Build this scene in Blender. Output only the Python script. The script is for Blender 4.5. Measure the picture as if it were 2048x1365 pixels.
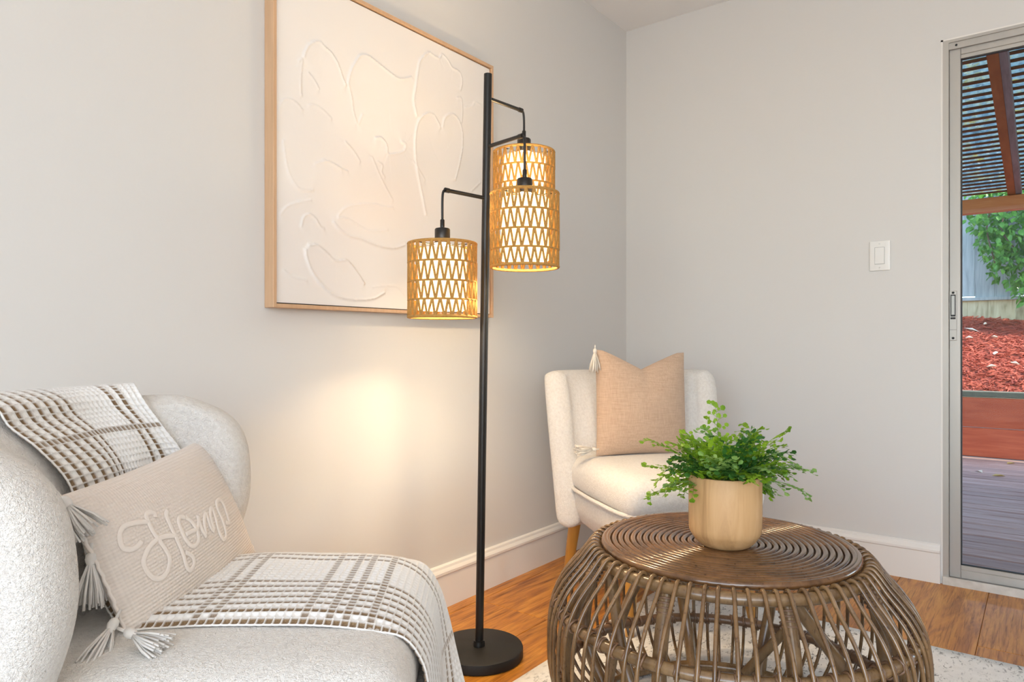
import bpy, math, random
import numpy as np
from mathutils import Vector, Matrix

# ------------------------------------------------------------------ camera, world, sun, lights, exposure
for o in list(bpy.data.objects):
    bpy.data.objects.remove(o)
SC = bpy.context.scene
COL = SC.collection
PI = math.pi
R = math.radians
random.seed(7)

cam_d = bpy.data.cameras.new('camera')
cam = bpy.data.objects.new('camera', cam_d)
COL.objects.link(cam)
cam.location = (1.637, -3.060, 0.900)
cam.rotation_euler = (R(90), 0, R(37.48))
cam_d.sensor_width = 36
cam_d.lens = 24.434
cam_d.shift_y = 0.00317
cam_d.clip_start = 0.02
SC.camera = cam

world = bpy.data.worlds.new('sky')
SC.world = world
world.use_nodes = True
wn = world.node_tree
sky = wn.nodes.new('ShaderNodeTexSky')
sky.sky_type = 'NISHITA'
sky.sun_disc = False
sky.sun_elevation = R(52)
sky.sun_rotation = R(70)
wn.links.new(sky.outputs[0], wn.nodes['Background'].inputs[0])
wn.nodes['Background'].inputs[1].default_value = 0.85

sun_d = bpy.data.lights.new('sun', 'SUN')
sun_d.energy = 6.3
sun_d.angle = R(0.6)
sun_d.color = (1.0, 0.95, 0.86)
sun = bpy.data.objects.new('sun', sun_d)
COL.objects.link(sun)
sun.rotation_euler = Vector((-0.70, -0.03, -0.95)).to_track_quat('-Z', 'Y').to_euler()


def area_light(name, loc, aim, sx, sy, power, color):
    d = bpy.data.lights.new(name, 'AREA')
    d.shape = 'RECTANGLE'
    d.size, d.size_y = sx, sy
    d.energy = power
    d.color = color
    o = bpy.data.objects.new(name, d)
    COL.objects.link(o)
    o.location = loc
    o.rotation_euler = (Vector(aim) - Vector(loc)).to_track_quat('-Z', 'Y').to_euler()
    return o


# added fill light in the unseen rear wall opening, standing in for daylight
area_light('rear_opening_fill', (2.6, -6.08, 1.22), (2.6, 0, 1.2), 3.35, 2.3, 44, (0.95, 0.975, 1.0))
# added fill light behind the camera, aimed up to brighten ceiling and room
area_light('ceiling_bounce_fill', (3.2, -4.3, 1.5), (2.9, -3.7, 2.44), 1.5, 1.5, 46, (0.95, 0.975, 1.0))

SC.view_settings.view_transform = 'Standard'
SC.view_settings.look = 'None'
SC.view_settings.gamma = 1.0
SC.view_settings.use_curve_mapping = False
SC.view_settings.exposure = 0.22
SC.cycles.use_denoising = True
SC.cycles.max_bounces = 10
SC.cycles.transparent_max_bounces = 16
SC.cycles.sample_clamp_indirect = 6.0


# ------------------------------------------------------------------ materials
def hexlin(h):
    c = [int(h[i:i + 2], 16) / 255 for i in (0, 2, 4)]
    return tuple(x / 12.92 if x <= 0.04045 else ((x + 0.055) / 1.055) ** 2.4 for x in c)


class NT:
    def __init__(s, name):
        s.m = bpy.data.materials.new(name)
        s.m.use_nodes = True
        s.t = s.m.node_tree
        s.bsdf = s.t.nodes['Principled BSDF']
        s.out = s.t.nodes['Material Output']

    def n(s, typ, **kw):
        nd = s.t.nodes.new(typ)
        for k, v in kw.items():
            if k.startswith('i_'):
                nd.inputs[k[2:].replace('_', ' ')].default_value = v
            else:
                setattr(nd, k, v)
        return nd

    def l(s, a, b):
        s.t.links.new(a, b)

    def set(s, **kw):
        for k, v in kw.items():
            s.bsdf.inputs[k.replace('_', ' ')].default_value = v

    def coords(s, scale=(1, 1, 1), rnd=False, rot=(0, 0, 0), uv=False):
        tc = s.n('ShaderNodeTexCoord')
        mp = s.n('ShaderNodeMapping')
        mp.inputs['Scale'].default_value = scale
        mp.inputs['Rotation'].default_value = rot
        src = tc.outputs['UV' if uv else 'Object']
        if rnd:
            oi = s.n('ShaderNodeObjectInfo')
            ml = s.n('ShaderNodeMath', operation='MULTIPLY')
            ml.inputs[1].default_value = 37.0
            s.l(oi.outputs['Random'], ml.inputs[0])
            va = s.n('ShaderNodeVectorMath', operation='ADD')
            s.l(src, va.inputs[0])
            s.l(ml.outputs[0], va.inputs[1])
            src = va.outputs[0]
        s.l(src, mp.inputs['Vector'])
        return mp.outputs[0]

    def noise(s, vec, scale, detail=3, rough=0.55, dist=0.0):
        nz = s.n('ShaderNodeTexNoise')
        nz.inputs['Scale'].default_value = scale
        nz.inputs['Detail'].default_value = detail
        nz.inputs['Roughness'].default_value = rough
        nz.inputs['Distortion'].default_value = dist
        s.l(vec, nz.inputs['Vector'])
        return nz.outputs[0]

    def ramp(s, fac, stops):
        r = s.n('ShaderNodeValToRGB')
        e = r.color_ramp.elements
        while len(e) < len(stops):
            e.new(0.5)
        for el, (p, c) in zip(e, stops):
            el.position = p
            el.color = (*c, 1)
        s.l(fac, r.inputs[0])
        return r.outputs[0]

    def mix(s, fac, a, b, mode='MIX'):
        m = s.n('ShaderNodeMix', data_type='RGBA', blend_type=mode)
        for sock, v in ((m.inputs[0], fac), (m.inputs[6], a), (m.inputs[7], b)):
            if hasattr(v, 'is_linked'):
                s.l(v, sock)
            elif isinstance(v, (int, float)):
                sock.default_value = v
            else:
                sock.default_value = (*v, 1)
        return m.outputs[2]

    def bump(s, h, strength=0.3, dist=0.002, prev=None):
        b = s.n('ShaderNodeBump')
        b.inputs['Strength'].default_value = strength
        b.inputs['Distance'].default_value = dist
        s.l(h, b.inputs['Height'])
        if prev is not None:
            s.l(prev, b.inputs['Normal'])
        s.l(b.outputs[0], s.bsdf.inputs['Normal'])
        return b.outputs[0]


def plain(name, c, rough=0.5, c2=None, scale=20, bump=None, metal=0, stretch=(1, 1, 1), rnd=False, **kw):
    t = NT(name)
    t.set(Roughness=rough, Metallic=metal)
    t.bsdf.inputs['Base Color'].default_value = (*c, 1)
    for k, v in kw.items():
        t.bsdf.inputs[k.replace('_', ' ')].default_value = v
    v = None
    if c2 or bump or rnd:
        v = t.coords(stretch, rnd)
    if c2:
        f = t.noise(v, scale, 4)
        t.l(t.ramp(f, [(0.3, c), (0.7, c2)]), t.bsdf.inputs['Base Color'])
    if bump:
        t.bump(t.noise(v, bump[0], 3), bump[1], bump[2])
    return t.m


M = {}
M['wall'] = plain('painted_wall', (0.675, 0.66, 0.635), 0.6, bump=(60, 0.06, 0.004))
M['ceiling'] = plain('painted_ceiling', (0.88, 0.87, 0.855), 0.8, bump=(80, 0.05, 0.004))
M['trim'] = plain('white_trim', (0.80, 0.77, 0.73), 0.35)
M['black'] = plain('black_metal', (0.006, 0.0055, 0.0055), 0.34, Specular_IOR_Level=0.45)
M['blackflat'] = plain('black_matt_metal', (0.009, 0.008, 0.007), 0.5, Specular_IOR_Level=0.35)
M['alum'] = plain('aged_aluminium', (0.50, 0.475, 0.44), 0.42, c2=(0.42, 0.40, 0.37), scale=9, metal=0.35, stretch=(1, 1, 0.15))
M['alumpaint'] = plain('chipped_white_paint', (0.66, 0.63, 0.58), 0.55, c2=(0.52, 0.49, 0.44), scale=30)
M['darkgap'] = plain('dark_rubber_gasket', (0.02, 0.022, 0.024), 0.6)
M['plate'] = plain('white_plastic', (0.80, 0.785, 0.75), 0.28)
M['screw'] = plain('dull_steel', (0.30, 0.29, 0.27), 0.35, metal=0.8)
M['frame'] = plain('pale_oak', (0.62, 0.40, 0.24), 0.45, c2=(0.55, 0.345, 0.20), scale=6, stretch=(14, 14, 1.2))
M['leg'] = plain('honey_wood', (0.56, 0.28, 0.055), 0.35, c2=(0.44, 0.20, 0.035), scale=5, stretch=(10, 10, 0.9))
M['bulb'] = None


def boucle():
    t = NT('cream_boucle')
    t.set(Roughness=0.95, Specular_IOR_Level=0.15)
    t.bsdf.inputs['Sheen Weight'].default_value = 0.25
    v = t.coords()
    f = t.noise(v, 120, 4, 0.6)
    t.l(t.ramp(f, [(0.3, (0.82, 0.775, 0.715)), (0.62, (0.915, 0.875, 0.815))]), t.bsdf.inputs['Base Color'])
    b = t.bump(t.noise(v, 230, 3, 0.7, 0.5), 0.85, 0.006)
    t.bump(t.noise(v, 700, 2), 0.6, 0.002, b)
    return t.m


M['boucle'] = boucle()


def weave(name, c, c2, freq, strength=0.25, rot=(0, 0, 0), slub=1.0, ds=0.0012):
    t = NT(name)
    t.set(Roughness=0.9, Specular_IOR_Level=0.2)
    t.bsdf.inputs['Sheen Weight'].default_value = 0.15
    v = t.coords(rot=rot)
    f = t.noise(t.coords((1.0, 1.0, 12.0), rot=rot), 26, 4)
    g = t.noise(t.coords((12.0, 12.0, 1.0), rot=rot), 26, 4)
    fg = t.mix(0.5, f, g)
    t.l(t.ramp(fg, [(0.5 - 0.12 * slub, c2), (0.5 + 0.12 * slub, c)]), t.bsdf.inputs['Base Color'])
    w1 = t.n('ShaderNodeTexWave', bands_direction='X')
    w2 = t.n('ShaderNodeTexWave', bands_direction='Z')
    for w in (w1, w2):
        w.inputs['Scale'].default_value = freq
        w.inputs['Distortion'].default_value = 0.6
        t.l(v, w.inputs['Vector'])
    b = t.bump(w1.outputs[1], strength * 0.6, ds)
    t.bump(w2.outputs[1], strength, ds, b)
    return t.m


M['tan_linen'] = weave('tan_linen', (0.60, 0.43, 0.31), (0.49, 0.34, 0.235), 150)
M['cream_linen'] = weave('cream_ribbed_linen', (0.85, 0.765, 0.69), (0.79, 0.71, 0.635), 62, 0.45, ds=0.002)
M['cord'] = plain('cream_cord', (0.88, 0.805, 0.735), 0.9, bump=(420, 0.5, 0.001))
M['tassel'] = plain('cream_tassel_yarn', (0.78, 0.72, 0.63), 0.95, c2=(0.70, 0.63, 0.54), scale=60)
M['tassel_white'] = plain('white_tassel_yarn', (0.80, 0.77, 0.73), 0.95, c2=(0.72, 0.69, 0.65), scale=60)


def throw_mat():
    t = NT('waffle_throw')
    t.set(Roughness=0.95, Specular_IOR_Level=0.15)
    t.bsdf.inputs['Sheen Weight'].default_value = 0.2
    a = t.n('ShaderNodeAttribute', attribute_name='Pattern')
    v = t.coords()
    nz = t.noise(v, 500, 3)
    brown = t.ramp(nz, [(0.3, (0.19, 0.115, 0.055)), (0.75, (0.34, 0.24, 0.145))])
    t.l(t.mix(a.outputs['Fac'], (0.91, 0.89, 0.855), brown), t.bsdf.inputs['Base Color'])
    t.bump(nz, 0.3, 0.002)
    return t.m


M['throw'] = throw_mat()


def wood_floor():
    t = NT('laminate_plank')
    t.set(Roughness=0.33, Specular_IOR_Level=0.5)
    v = t.coords((9.0, 1.15, 9.0), rnd=True)
    big = t.noise(v, 2.2, 5, 0.6, 1.6)
    v2 = t.coords((60.0, 3.0, 60.0), rnd=True)
    fine = t.noise(v2, 2.0, 4, 0.65, 0.8)
    base = t.ramp(big, [(0.30, (0.28, 0.092, 0.010)), (0.48, (0.50, 0.190, 0.022)), (0.66, (0.62, 0.27, 0.038))])
    dark = t.ramp(fine, [(0.30, (0.36, 0.27, 0.20)), (0.52, (1, 1, 1))])
    t.l(t.mix(0.85, base, dark, 'MULTIPLY'), t.bsdf.inputs['Base Color'])
    rr = t.ramp(fine, [(0.2, (0.42,) * 3), (0.8, (0.28,) * 3)])
    t.l(rr, t.bsdf.inputs['Roughness'])
    t.bump(fine, 0.22, 0.0015)
    return t.m


M['plank'] = wood_floor()
M['subfloor'] = plain('subfloor_dark', (0.05, 0.03, 0.02), 0.8)


def rug_mat():
    t = NT('speckled_rug')
    t.set(Roughness=0.97, Specular_IOR_Level=0.1)
    v = t.coords((1, 0.45, 1))
    f = t.noise(v, 85, 4, 0.7, 0.6)
    g = t.noise(t.coords(), 5, 3)
    sp = t.ramp(f, [(0.555, (0, 0, 0)), (0.63, (1, 1, 1))])
    gm = t.ramp(g, [(0.36, (0.25, 0.25, 0.25)), (0.58, (1, 1, 1))])
    m = t.mix(1.0, sp, gm, 'MULTIPLY')
    base = t.ramp(t.noise(t.coords(), 30, 3), [(0.3, (0.77, 0.75, 0.72)), (0.7, (0.85, 0.83, 0.80))])
    t.l(t.mix(m, base, (0.16, 0.155, 0.15)), t.bsdf.inputs['Base Color'])
    t.bump(t.noise(t.coords(), 380, 3), 0.5, 0.004)
    return t.m


M['rug'] = rug_mat()


def rattan(name, c1, c2, rough=0.3, stretch=(1, 1, 1), sc=14):
    t = NT(name)
    t.set(Roughness=rough, Specular_IOR_Level=0.6)
    t.bsdf.inputs['Coat Weight'].default_value = 0.35
    t.bsdf.inputs['Coat Roughness'].default_value = 0.25
    v = t.coords(stretch, rnd=True)
    f = t.noise(v, sc, 4, 0.6)
    sp = t.noise(v, sc * 7, 3, 0.6)
    base = t.ramp(f, [(0.28, c1), (0.68, c2)])
    spk = t.ramp(sp, [(0.28, (0.35, 0.28, 0.22)), (0.40, (1, 1, 1))])
    t.l(t.mix(0.8, base, spk, 'MULTIPLY'), t.bsdf.inputs['Base Color'])
    t.bump(sp, 0.05, 0.001)
    return t.m


M['rattan'] = rattan('rattan_cane', (0.085, 0.040, 0.014), (0.25, 0.140, 0.056), 0.20)
M['rattan_top'] = rattan('rattan_coil', (0.075, 0.032, 0.011), (0.20, 0.094, 0.034), 0.15, sc=18)
M['bark'] = rattan('bark_binding', (0.12, 0.060, 0.030), (0.22, 0.120, 0.062), 0.4, sc=30)
M['pole'] = rattan('bamboo_pole', (0.10, 0.052, 0.020), (0.26, 0.155, 0.068), 0.24, (4, 4, 1), 8)


def pot_mat():
    t = NT('pale_turned_wood')
    t.set(Roughness=0.55)
    v = t.coords((5, 5, 0.7))
    f = t.noise(v, 6, 5, 0.6, 0.8)
    c = t.ramp(f, [(0.3, (0.43, 0.24, 0.098)), (0.5, (0.60, 0.355, 0.160)), (0.72, (0.69, 0.435, 0.215))])
    t.l(c, t.bsdf.inputs['Base Color'])
    t.bump(f, 0.08, 0.001)
    return t.m


M['pot'] = pot_mat()


def leafy(name, c1, c2, trans=0.35, rough=0.45):
    t = NT(name)
    t.set(Roughness=rough, Specular_IOR_Level=0.4)
    v = t.coords(rnd=True)
    f = t.noise(v, 22, 2)
    c = t.ramp(f, [(0.3, c1), (0.7, c2)])
    t.l(c, t.bsdf.inputs['Base Color'])
    tr = t.n('ShaderNodeBsdfTranslucent')
    t.l(c, tr.inputs['Color'])
    mx = t.n('ShaderNodeMixShader')
    mx.inputs[0].default_value = trans
    t.l(t.bsdf.outputs[0], mx.inputs[1])
    t.l(tr.outputs[0], mx.inputs[2])
    t.l(mx.outputs[0], t.out.inputs['Surface'])
    return t.m


M['fern'] = leafy('fern_leaf', (0.12, 0.27, 0.012), (0.32, 0.52, 0.035))
M['fern_pale'] = leafy('pale_fern_leaf', (0.17, 0.36, 0.08), (0.33, 0.52, 0.15))
M['fern_dark'] = leafy('dark_fern_leaf', (0.025, 0.10, 0.018), (0.06, 0.20, 0.03))
M['ivy'] = leafy('ivy_leaf', (0.06, 0.20, 0.025), (0.20, 0.42, 0.06), 0.4, 0.3)
M['stem'] = plain('green_stem', (0.16, 0.19, 0.05), 0.6)
M['soil'] = plain('dark_moss', (0.03, 0.035, 0.015), 0.9, bump=(80, 0.8, 0.01))
M['branch'] = plain('brown_twig', (0.16, 0.10, 0.06), 0.8)
M['canvas'] = plain('white_plaster_canvas', (0.82, 0.785, 0.75), 0.5, bump=(260, 0.10, 0.001))
M['rope'] = plain('jute_rope', (0.56, 0.30, 0.075), 0.85, c2=(0.40, 0.20, 0.045), scale=160, bump=(500, 0.6, 0.002))


def emis(name, c, s):
    t = NT(name)
    t.bsdf.inputs['Base Color'].default_value = (0.8, 0.7, 0.5, 1)
    t.bsdf.inputs['Emission Color'].default_value = (*c, 1)
    t.bsdf.inputs['Emission Strength'].default_value = s
    return t.m


M['liner'] = emis('glowing_paper_liner', (1.0, 0.68, 0.32), 2.9)
M['bulb'] = emis('lit_bulb', (1.0, 0.74, 0.42), 12)


def glass():
    t = NT('door_glass')
    tr = t.n('ShaderNodeBsdfTransparent')
    tr.inputs[0].default_value = (0.94, 0.975, 0.97, 1)
    gl = t.n('ShaderNodeBsdfGlossy')
    gl.inputs['Roughness'].default_value = 0.0
    fr = t.n('ShaderNodeFresnel')
    fr.inputs[0].default_value = 1.12
    mx = t.n('ShaderNodeMixShader')
    t.l(fr.outputs[0], mx.inputs[0])
    t.l(tr.outputs[0], mx.inputs[1])
    t.l(gl.outputs[0], mx.inputs[2])
    t.l(mx.outputs[0], t.out.inputs['Surface'])
    return t.m


M['glass'] = glass()


def boards(name, stops, stretch, sc=3, rough=0.7, bumps=0.2):
    t = NT(name)
    t.set(Roughness=rough)
    v = t.coords(stretch, rnd=True)
    f = t.noise(v, sc, 5, 0.6, 0.6)
    oi = t.n('ShaderNodeObjectInfo')
    per = t.ramp(oi.outputs['Random'], [(0.0, (0.74, 0.72, 0.72)), (1.0, (1.16, 1.14, 1.12))])
    t.l(t.mix(1.0, t.ramp(f, stops), per, 'MULTIPLY'), t.bsdf.inputs['Base Color'])
    t.bump(f, bumps, 0.004)
    return t.m


M['deck'] = boards('weathered_deck', [(0.3, (0.25, 0.135, 0.11)), (0.5, (0.36, 0.225, 0.19)), (0.7, (0.45, 0.325, 0.29))], (1.2, 14, 14), 3)
M['redwood'] = boards('red_stained_board', [(0.3, (0.38, 0.062, 0.024)), (0.7, (0.52, 0.110, 0.046))], (1, 9, 9), 3)
M['mosscap'] = boards('mossy_cap', [(0.35, (0.10, 0.105, 0.075)), (0.6, (0.17, 0.16, 0.12)), (0.75, (0.36, 0.14, 0.08))], (3, 6, 6), 3)
M['beam'] = boards('orange_beam', [(0.3, (0.60, 0.215, 0.075)), (0.7, (0.76, 0.33, 0.13))], (1, 9, 9), 3)
M['rafter'] = boards('brown_rafter', [(0.3, (0.22, 0.075, 0.025)), (0.7, (0.33, 0.125, 0.045))], (9, 1, 9), 3)
M['greyboard'] = boards('weathered_grey_board', [(0.3, (0.22, 0.19, 0.21)), (0.7, (0.36, 0.33, 0.36))], (9, 1, 9), 3)
M['lath'] = boards('brown_lath', [(0.3, (0.10, 0.045, 0.018)), (0.7, (0.20, 0.095, 0.035))], (2, 9, 9), 3)
M['fence'] = boards('grey_fence_board', [(0.3, (0.26, 0.30, 0.30)), (0.5, (0.40, 0.45, 0.45)), (0.7, (0.52, 0.57, 0.56))], (10, 10, 0.9), 3)
M['kick'] = boards('mossy_kick_board', [(0.3, (0.26, 0.22, 0.12)), (0.5, (0.46, 0.40, 0.25)), (0.7, (0.58, 0.54, 0.36))], (8, 8, 1.5), 3)
M['mulch'] = plain('red_mulch_ground', (0.22, 0.035, 0.018), 0.9, c2=(0.40, 0.075, 0.035), scale=60, bump=(60, 0.8, 0.03))
M['chip'] = plain('red_wood_chip', (0.29, 0.040, 0.018), 0.8, c2=(0.45, 0.085, 0.038), scale=8, rnd=True)
M['palechip'] = plain('pale_wood_chip', (0.70, 0.58, 0.44), 0.8)
M['ground'] = plain('dark_ground', (0.06, 0.05, 0.04), 0.9)
M['dryleaf'] = plain('dry_leaf', (0.48, 0.32, 0.10), 0.8)
M['post'] = plain('post_wood', (0.40, 0.17, 0.08), 0.7)


def roof_panel():
    t = NT('lichen_patio_panel')
    t.set(Roughness=0.5)
    v = t.coords()
    f = t.noise(v, 7, 5, 0.7, 0.5)
    base = t.ramp(f, [(0.30, (0.10, 0.17, 0.19)), (0.45, (0.20, 0.36, 0.46)), (0.54, (0.32, 0.46, 0.46)), (0.64, (0.46, 0.42, 0.09))])
    g = t.noise(v, 24, 4, 0.6)
    sp = t.ramp(g, [(0.63, (0, 0, 0)), (0.67, (1, 1, 1))])
    c = t.mix(sp, base, (0.78, 0.90, 0.84))
    h = t.noise(v, 60, 3, 0.7)
    c = t.mix(0.5, c, t.ramp(h, [(0.3, (0.35, 0.32, 0.25)), (0.6, (1, 1, 1))]), 'MULTIPLY')
    t.l(c, t.bsdf.inputs['Base Color'])
    tr = t.n('ShaderNodeBsdfTranslucent')
    t.l(c, tr.inputs['Color'])
    mx = t.n('ShaderNodeMixShader')
    mx.inputs[0].default_value = 0.22
    t.l(t.bsdf.outputs[0], mx.inputs[1])
    t.l(tr.outputs[0], mx.inputs[2])
    t.l(mx.outputs[0], t.out.inputs['Surface'])
    return t.m


M['panel'] = roof_panel()


# ------------------------------------------------------------------ mesh helpers
class MB:
    def __init__(s):
        s.v, s.f = [], []

    def add(s, vs, fs):
        b = len(s.v)
        s.v += [tuple(map(float, p)) for p in vs]
        s.f += [tuple(i + b for i in f) for f in fs]
        return s

    def box(s, c, d, m=None):
        x, y, z = (q / 2 for q in d)
        vs = [Vector((sx * x, sy * y, sz * z)) for sz in (-1, 1) for sy in (-1, 1) for sx in (-1, 1)]
        if m is not None:
            vs = [m @ p for p in vs]
        vs = [p + Vector(c) for p in vs]
        return s.add(vs, [(0, 2, 3, 1), (4, 5, 7, 6), (0, 1, 5, 4), (2, 6, 7, 3), (0, 4, 6, 2), (1, 3, 7, 5)])

    def bbox(s, lo, hi):
        return s.box([(a + b) / 2 for a, b in zip(lo, hi)], [b - a for a, b in zip(lo, hi)])

    def cham(s, lo, hi, c=0.003):
        """a box with chamfered edges (24 vertices)"""
        L, H = Vector(lo), Vector(hi)
        vs, idx = [], {}
        for sx in (0, 1):
            for sy in (0, 1):
                for sz in (0, 1):
                    p = [H[0] if sx else L[0], H[1] if sy else L[1], H[2] if sz else L[2]]
                    sg = [-1 if q else 1 for q in (sx, sy, sz)]
                    for ax in range(3):
                        q = list(p)
                        for k in range(3):
                            if k != ax:
                                q[k] += sg[k] * c
                        idx[(sx, sy, sz, ax)] = len(vs)
                        vs.append(q)
        fs = []
        for ax in range(3):
            o1, o2 = [k for k in range(3) if k != ax]
            for val in (0, 1):
                ring = []
                for a, b in ((0, 0), (1, 0), (1, 1), (0, 1)):
                    k = [0, 0, 0]
                    k[ax], k[o1], k[o2] = val, a, b
                    ring.append(idx[(*k, ax)])
                fs.append(tuple(ring) if (val == 1) == (ax != 1) else tuple(ring[::-1]))
        for ax in range(3):            # edge strips along axis ax
            o1, o2 = [k for k in range(3) if k != ax]
            for a in (0, 1):
                for b in (0, 1):
                    k0, k1 = [0, 0, 0], [0, 0, 0]
                    k0[o1], k0[o2] = a, b
                    k1[o1], k1[o2] = a, b
                    k1[ax] = 1
                    fs.append((idx[(*k0, o1)], idx[(*k1, o1)], idx[(*k1, o2)], idx[(*k0, o2)]))
        for sx in (0, 1):
            for sy in (0, 1):
                for sz in (0, 1):
                    fs.append(tuple(idx[(sx, sy, sz, ax)] for ax in range(3)))
        return s.add(vs, fs)

    def tube(s, pts, r, n=8, closed=False, cap=True, flat=None):
        P = [Vector(p) for p in pts]
        m = len(P)
        rr = r if hasattr(r, '__len__') else [r] * m
        T = []
        for i in range(m):
            a = P[(i - 1) % m] if (closed or i > 0) else P[i]
            b = P[(i + 1) % m] if (closed or i < m - 1) else P[i]
            t = b - a
            T.append(t.normalized() if t.length > 1e-9 else Vector((0, 0, 1)))
        up = Vector((0, 0, 1)) if abs(T[0].z) < 0.9 else Vector((1, 0, 0))
        if flat is not None:
            up = Vector(flat[0])
        N = (up - T[0] * up.dot(T[0])).normalized()
        vs = []
        for i in range(m):
            if flat is not None:
                u0 = Vector(flat[i] if len(flat) > 1 else flat[0])
                N = (u0 - T[i] * u0.dot(T[i])).normalized()
            else:
                N = (N - T[i] * N.dot(T[i])).normalized()
            B = T[i].cross(N)
            k = 0.36 if flat is not None else 1.0
            for j in range(n):
                a = 2 * PI * j / n
                vs.append(P[i] + (N * math.sin(a) * k + B * math.cos(a)) * rr[i])
        fs = []
        for i in range(m if closed else m - 1):
            i2 = (i + 1) % m
            for j in range(n):
                j2 = (j + 1) % n
                fs.append((i * n + j, i * n + j2, i2 * n + j2, i2 * n + j))
        if cap and not closed:
            fs.append(tuple(range(n))[::-1])
            fs.append(tuple((m - 1) * n + j for j in range(n)))
        return s.add(vs, fs)

    def lathe(s, prof, n=32, c=(0, 0, 0)):
        vs = []
        for r, z in prof:
            for j in range(n):
                a = 2 * PI * j / n
                vs.append((c[0] + r * math.cos(a), c[1] + r * math.sin(a), c[2] + z))
        fs = []
        for i in range(len(prof) - 1):
            for j in range(n):
                j2 = (j + 1) % n
                fs.append((i * n + j, i * n + j2, (i + 1) * n + j2, (i + 1) * n + j))
        if prof[0][0] > 1e-6:
            fs.append(tuple(range(n))[::-1])
        if prof[-1][0] > 1e-6:
            fs.append(tuple((len(prof) - 1) * n + j for j in range(n)))
        return s.add(vs, fs)

    def ring(s, rad, r, c=(0, 0, 0), n=72, m=8):
        return s.tube([(c[0] + rad * math.cos(2 * PI * i / n), c[1] + rad * math.sin(2 * PI * i / n), c[2]) for i in range(n)], r, m, closed=True)

    def rbox(s, d, r, n=8, fn=None):
        """rounded box centred on the origin; fn deforms each vertex"""
        hx = [q / 2 for q in d]
        vs, fs, key = [], [], {}

        def vid(p):
            k = tuple(round(q, 6) for q in p)
            if k not in key:
                key[k] = len(vs)
                q = Vector(p)
                inner = Vector([max(-h + r, min(h - r, a)) for a, h in zip(q, hx)])
                dv = q - inner
                if dv.length > 1e-9:
                    q = inner + dv.normalized() * r
                vs.append(fn(q) if fn else q)
            return key[k]
        for ax in range(3):
            o1, o2 = [(1, 2), (2, 0), (0, 1)][ax]
            for sg in (-1, 1):
                g = [[0] * (n + 1) for _ in range(n + 1)]
                for i in range(n + 1):
                    for j in range(n + 1):
                        p = [0, 0, 0]
                        p[ax] = sg * hx[ax]
                        p[o1] = -hx[o1] * math.cos(PI * i / n)
                        p[o2] = -hx[o2] * math.cos(PI * j / n)
                        g[i][j] = vid(p)
                for i in range(n):
                    for j in range(n):
                        q = (g[i][j], g[i + 1][j], g[i + 1][j + 1], g[i][j + 1])
                        fs.append(q if sg > 0 else q[::-1])
        return s.add(vs, fs)

    def mesh(s, name, mat, smooth=True):
        me = bpy.data.meshes.new(name)
        me.from_pydata(s.v, [], s.f)
        if mat:
            me.materials.append(mat)
        if smooth:
            me.polygons.foreach_set('use_smooth', [True] * len(me.polygons))
        me.update()
        return me

    def build(s, name, mat, parent=None, smooth=True, loc=None, rot=None, sharp=None):
        me = s.mesh(name, mat, smooth)
        if smooth and sharp:
            me.set_sharp_from_angle(angle=R(sharp))
        return link(name, me, parent, loc, rot)


def link(name, me, parent=None, loc=None, rot=None):
    o = bpy.data.objects.new(name, me)
    COL.objects.link(o)
    if parent:
        o.parent = parent
    if loc is not None:
        o.location = loc
    if rot is not None:
        o.rotation_euler = rot
    return o


def tag(o, label, cat, group=None):
    o['label'] = label
    o['category'] = cat
    if group:
        o['group'] = group
    return o


def struct(o):
    o['kind'] = 'structure'
    return o


def thing(name, label, cat, loc=(0, 0, 0), rz=0.0, group=None):
    o = link(name, None, None, loc, (0, 0, rz))
    return tag(o, label, cat, group)


def subsurf(o, lv):
    m = o.modifiers.new('smooth', 'SUBSURF')
    m.levels = m.render_levels = lv


def catmull(pts, k=6):
    P = [Vector(p) for p in pts]
    P = [P[0] * 2 - P[1]] + P + [P[-1] * 2 - P[-2]]
    out = []
    for i in range(1, len(P) - 2):
        a, b, c, d = P[i - 1:i + 3]
        for j in range(k):
            t = j / k
            out.append(0.5 * ((2 * b) + (c - a) * t + (2 * a - 5 * b + 4 * c - d) * t * t + (3 * b - a - 3 * c + d) * t ** 3))
    out.append(P[-2])
    return out


# ------------------------------------------------------------------ the room
XR, YR, ZC = 4.6, -6.0, 2.44           # right wall, rear wall, ceiling
DX0, DX1, DZ0, DZ1 = 1.333, 3.12, 0.012, 2.038   # sliding door opening

struct(MB().bbox((-0.12, YR - 0.12, -0.06), (XR + 0.12, 0.12, -0.012)).build('floor', M['subfloor'], smooth=False))
FLOOR = bpy.data.objects['floor']
PW, PL = 0.2828, 1.21
pm = MB().cham((-PW / 2 + 0.0006, -PL / 2 + 0.0006, -0.012), (PW / 2 - 0.0006, PL / 2 - 0.0006, 0.0), 0.0014).mesh('plank', M['plank'], False)
x0 = 1.476 - 6 * PW
col = 0
while x0 + col * PW < XR - 0.001:
    xa = x0 + col * PW
    ys = -0.57 if col == 6 else -(0.57 + 0.43 * col + 0.17 * (col % 3)) % PL - 0.02
    y = ys + PL
    while y > YR:
        ya, yb = max(y - PL, YR), min(y, 0.0)
        xl, xh = max(xa, 0.0), min(xa + PW, XR)
        if yb - ya > 0.03 and xh - xl > 0.01:
            if yb - ya > PL - 0.001 and xh - xl > PW - 0.001:
                link('plank', pm, FLOOR, ((xl + xh) / 2, (ya + yb) / 2, 0))
            else:
                hx, hy = (xh - xl) / 2 - 0.0006, (yb - ya) / 2 - 0.0006
                MB().cham((-hx, -hy, -0.012), (hx, hy, 0), 0.0014).build('plank', M['plank'], FLOOR, False, ((xl + xh) / 2, (ya + yb) / 2, 0))
        y -= PL
    col += 1

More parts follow.
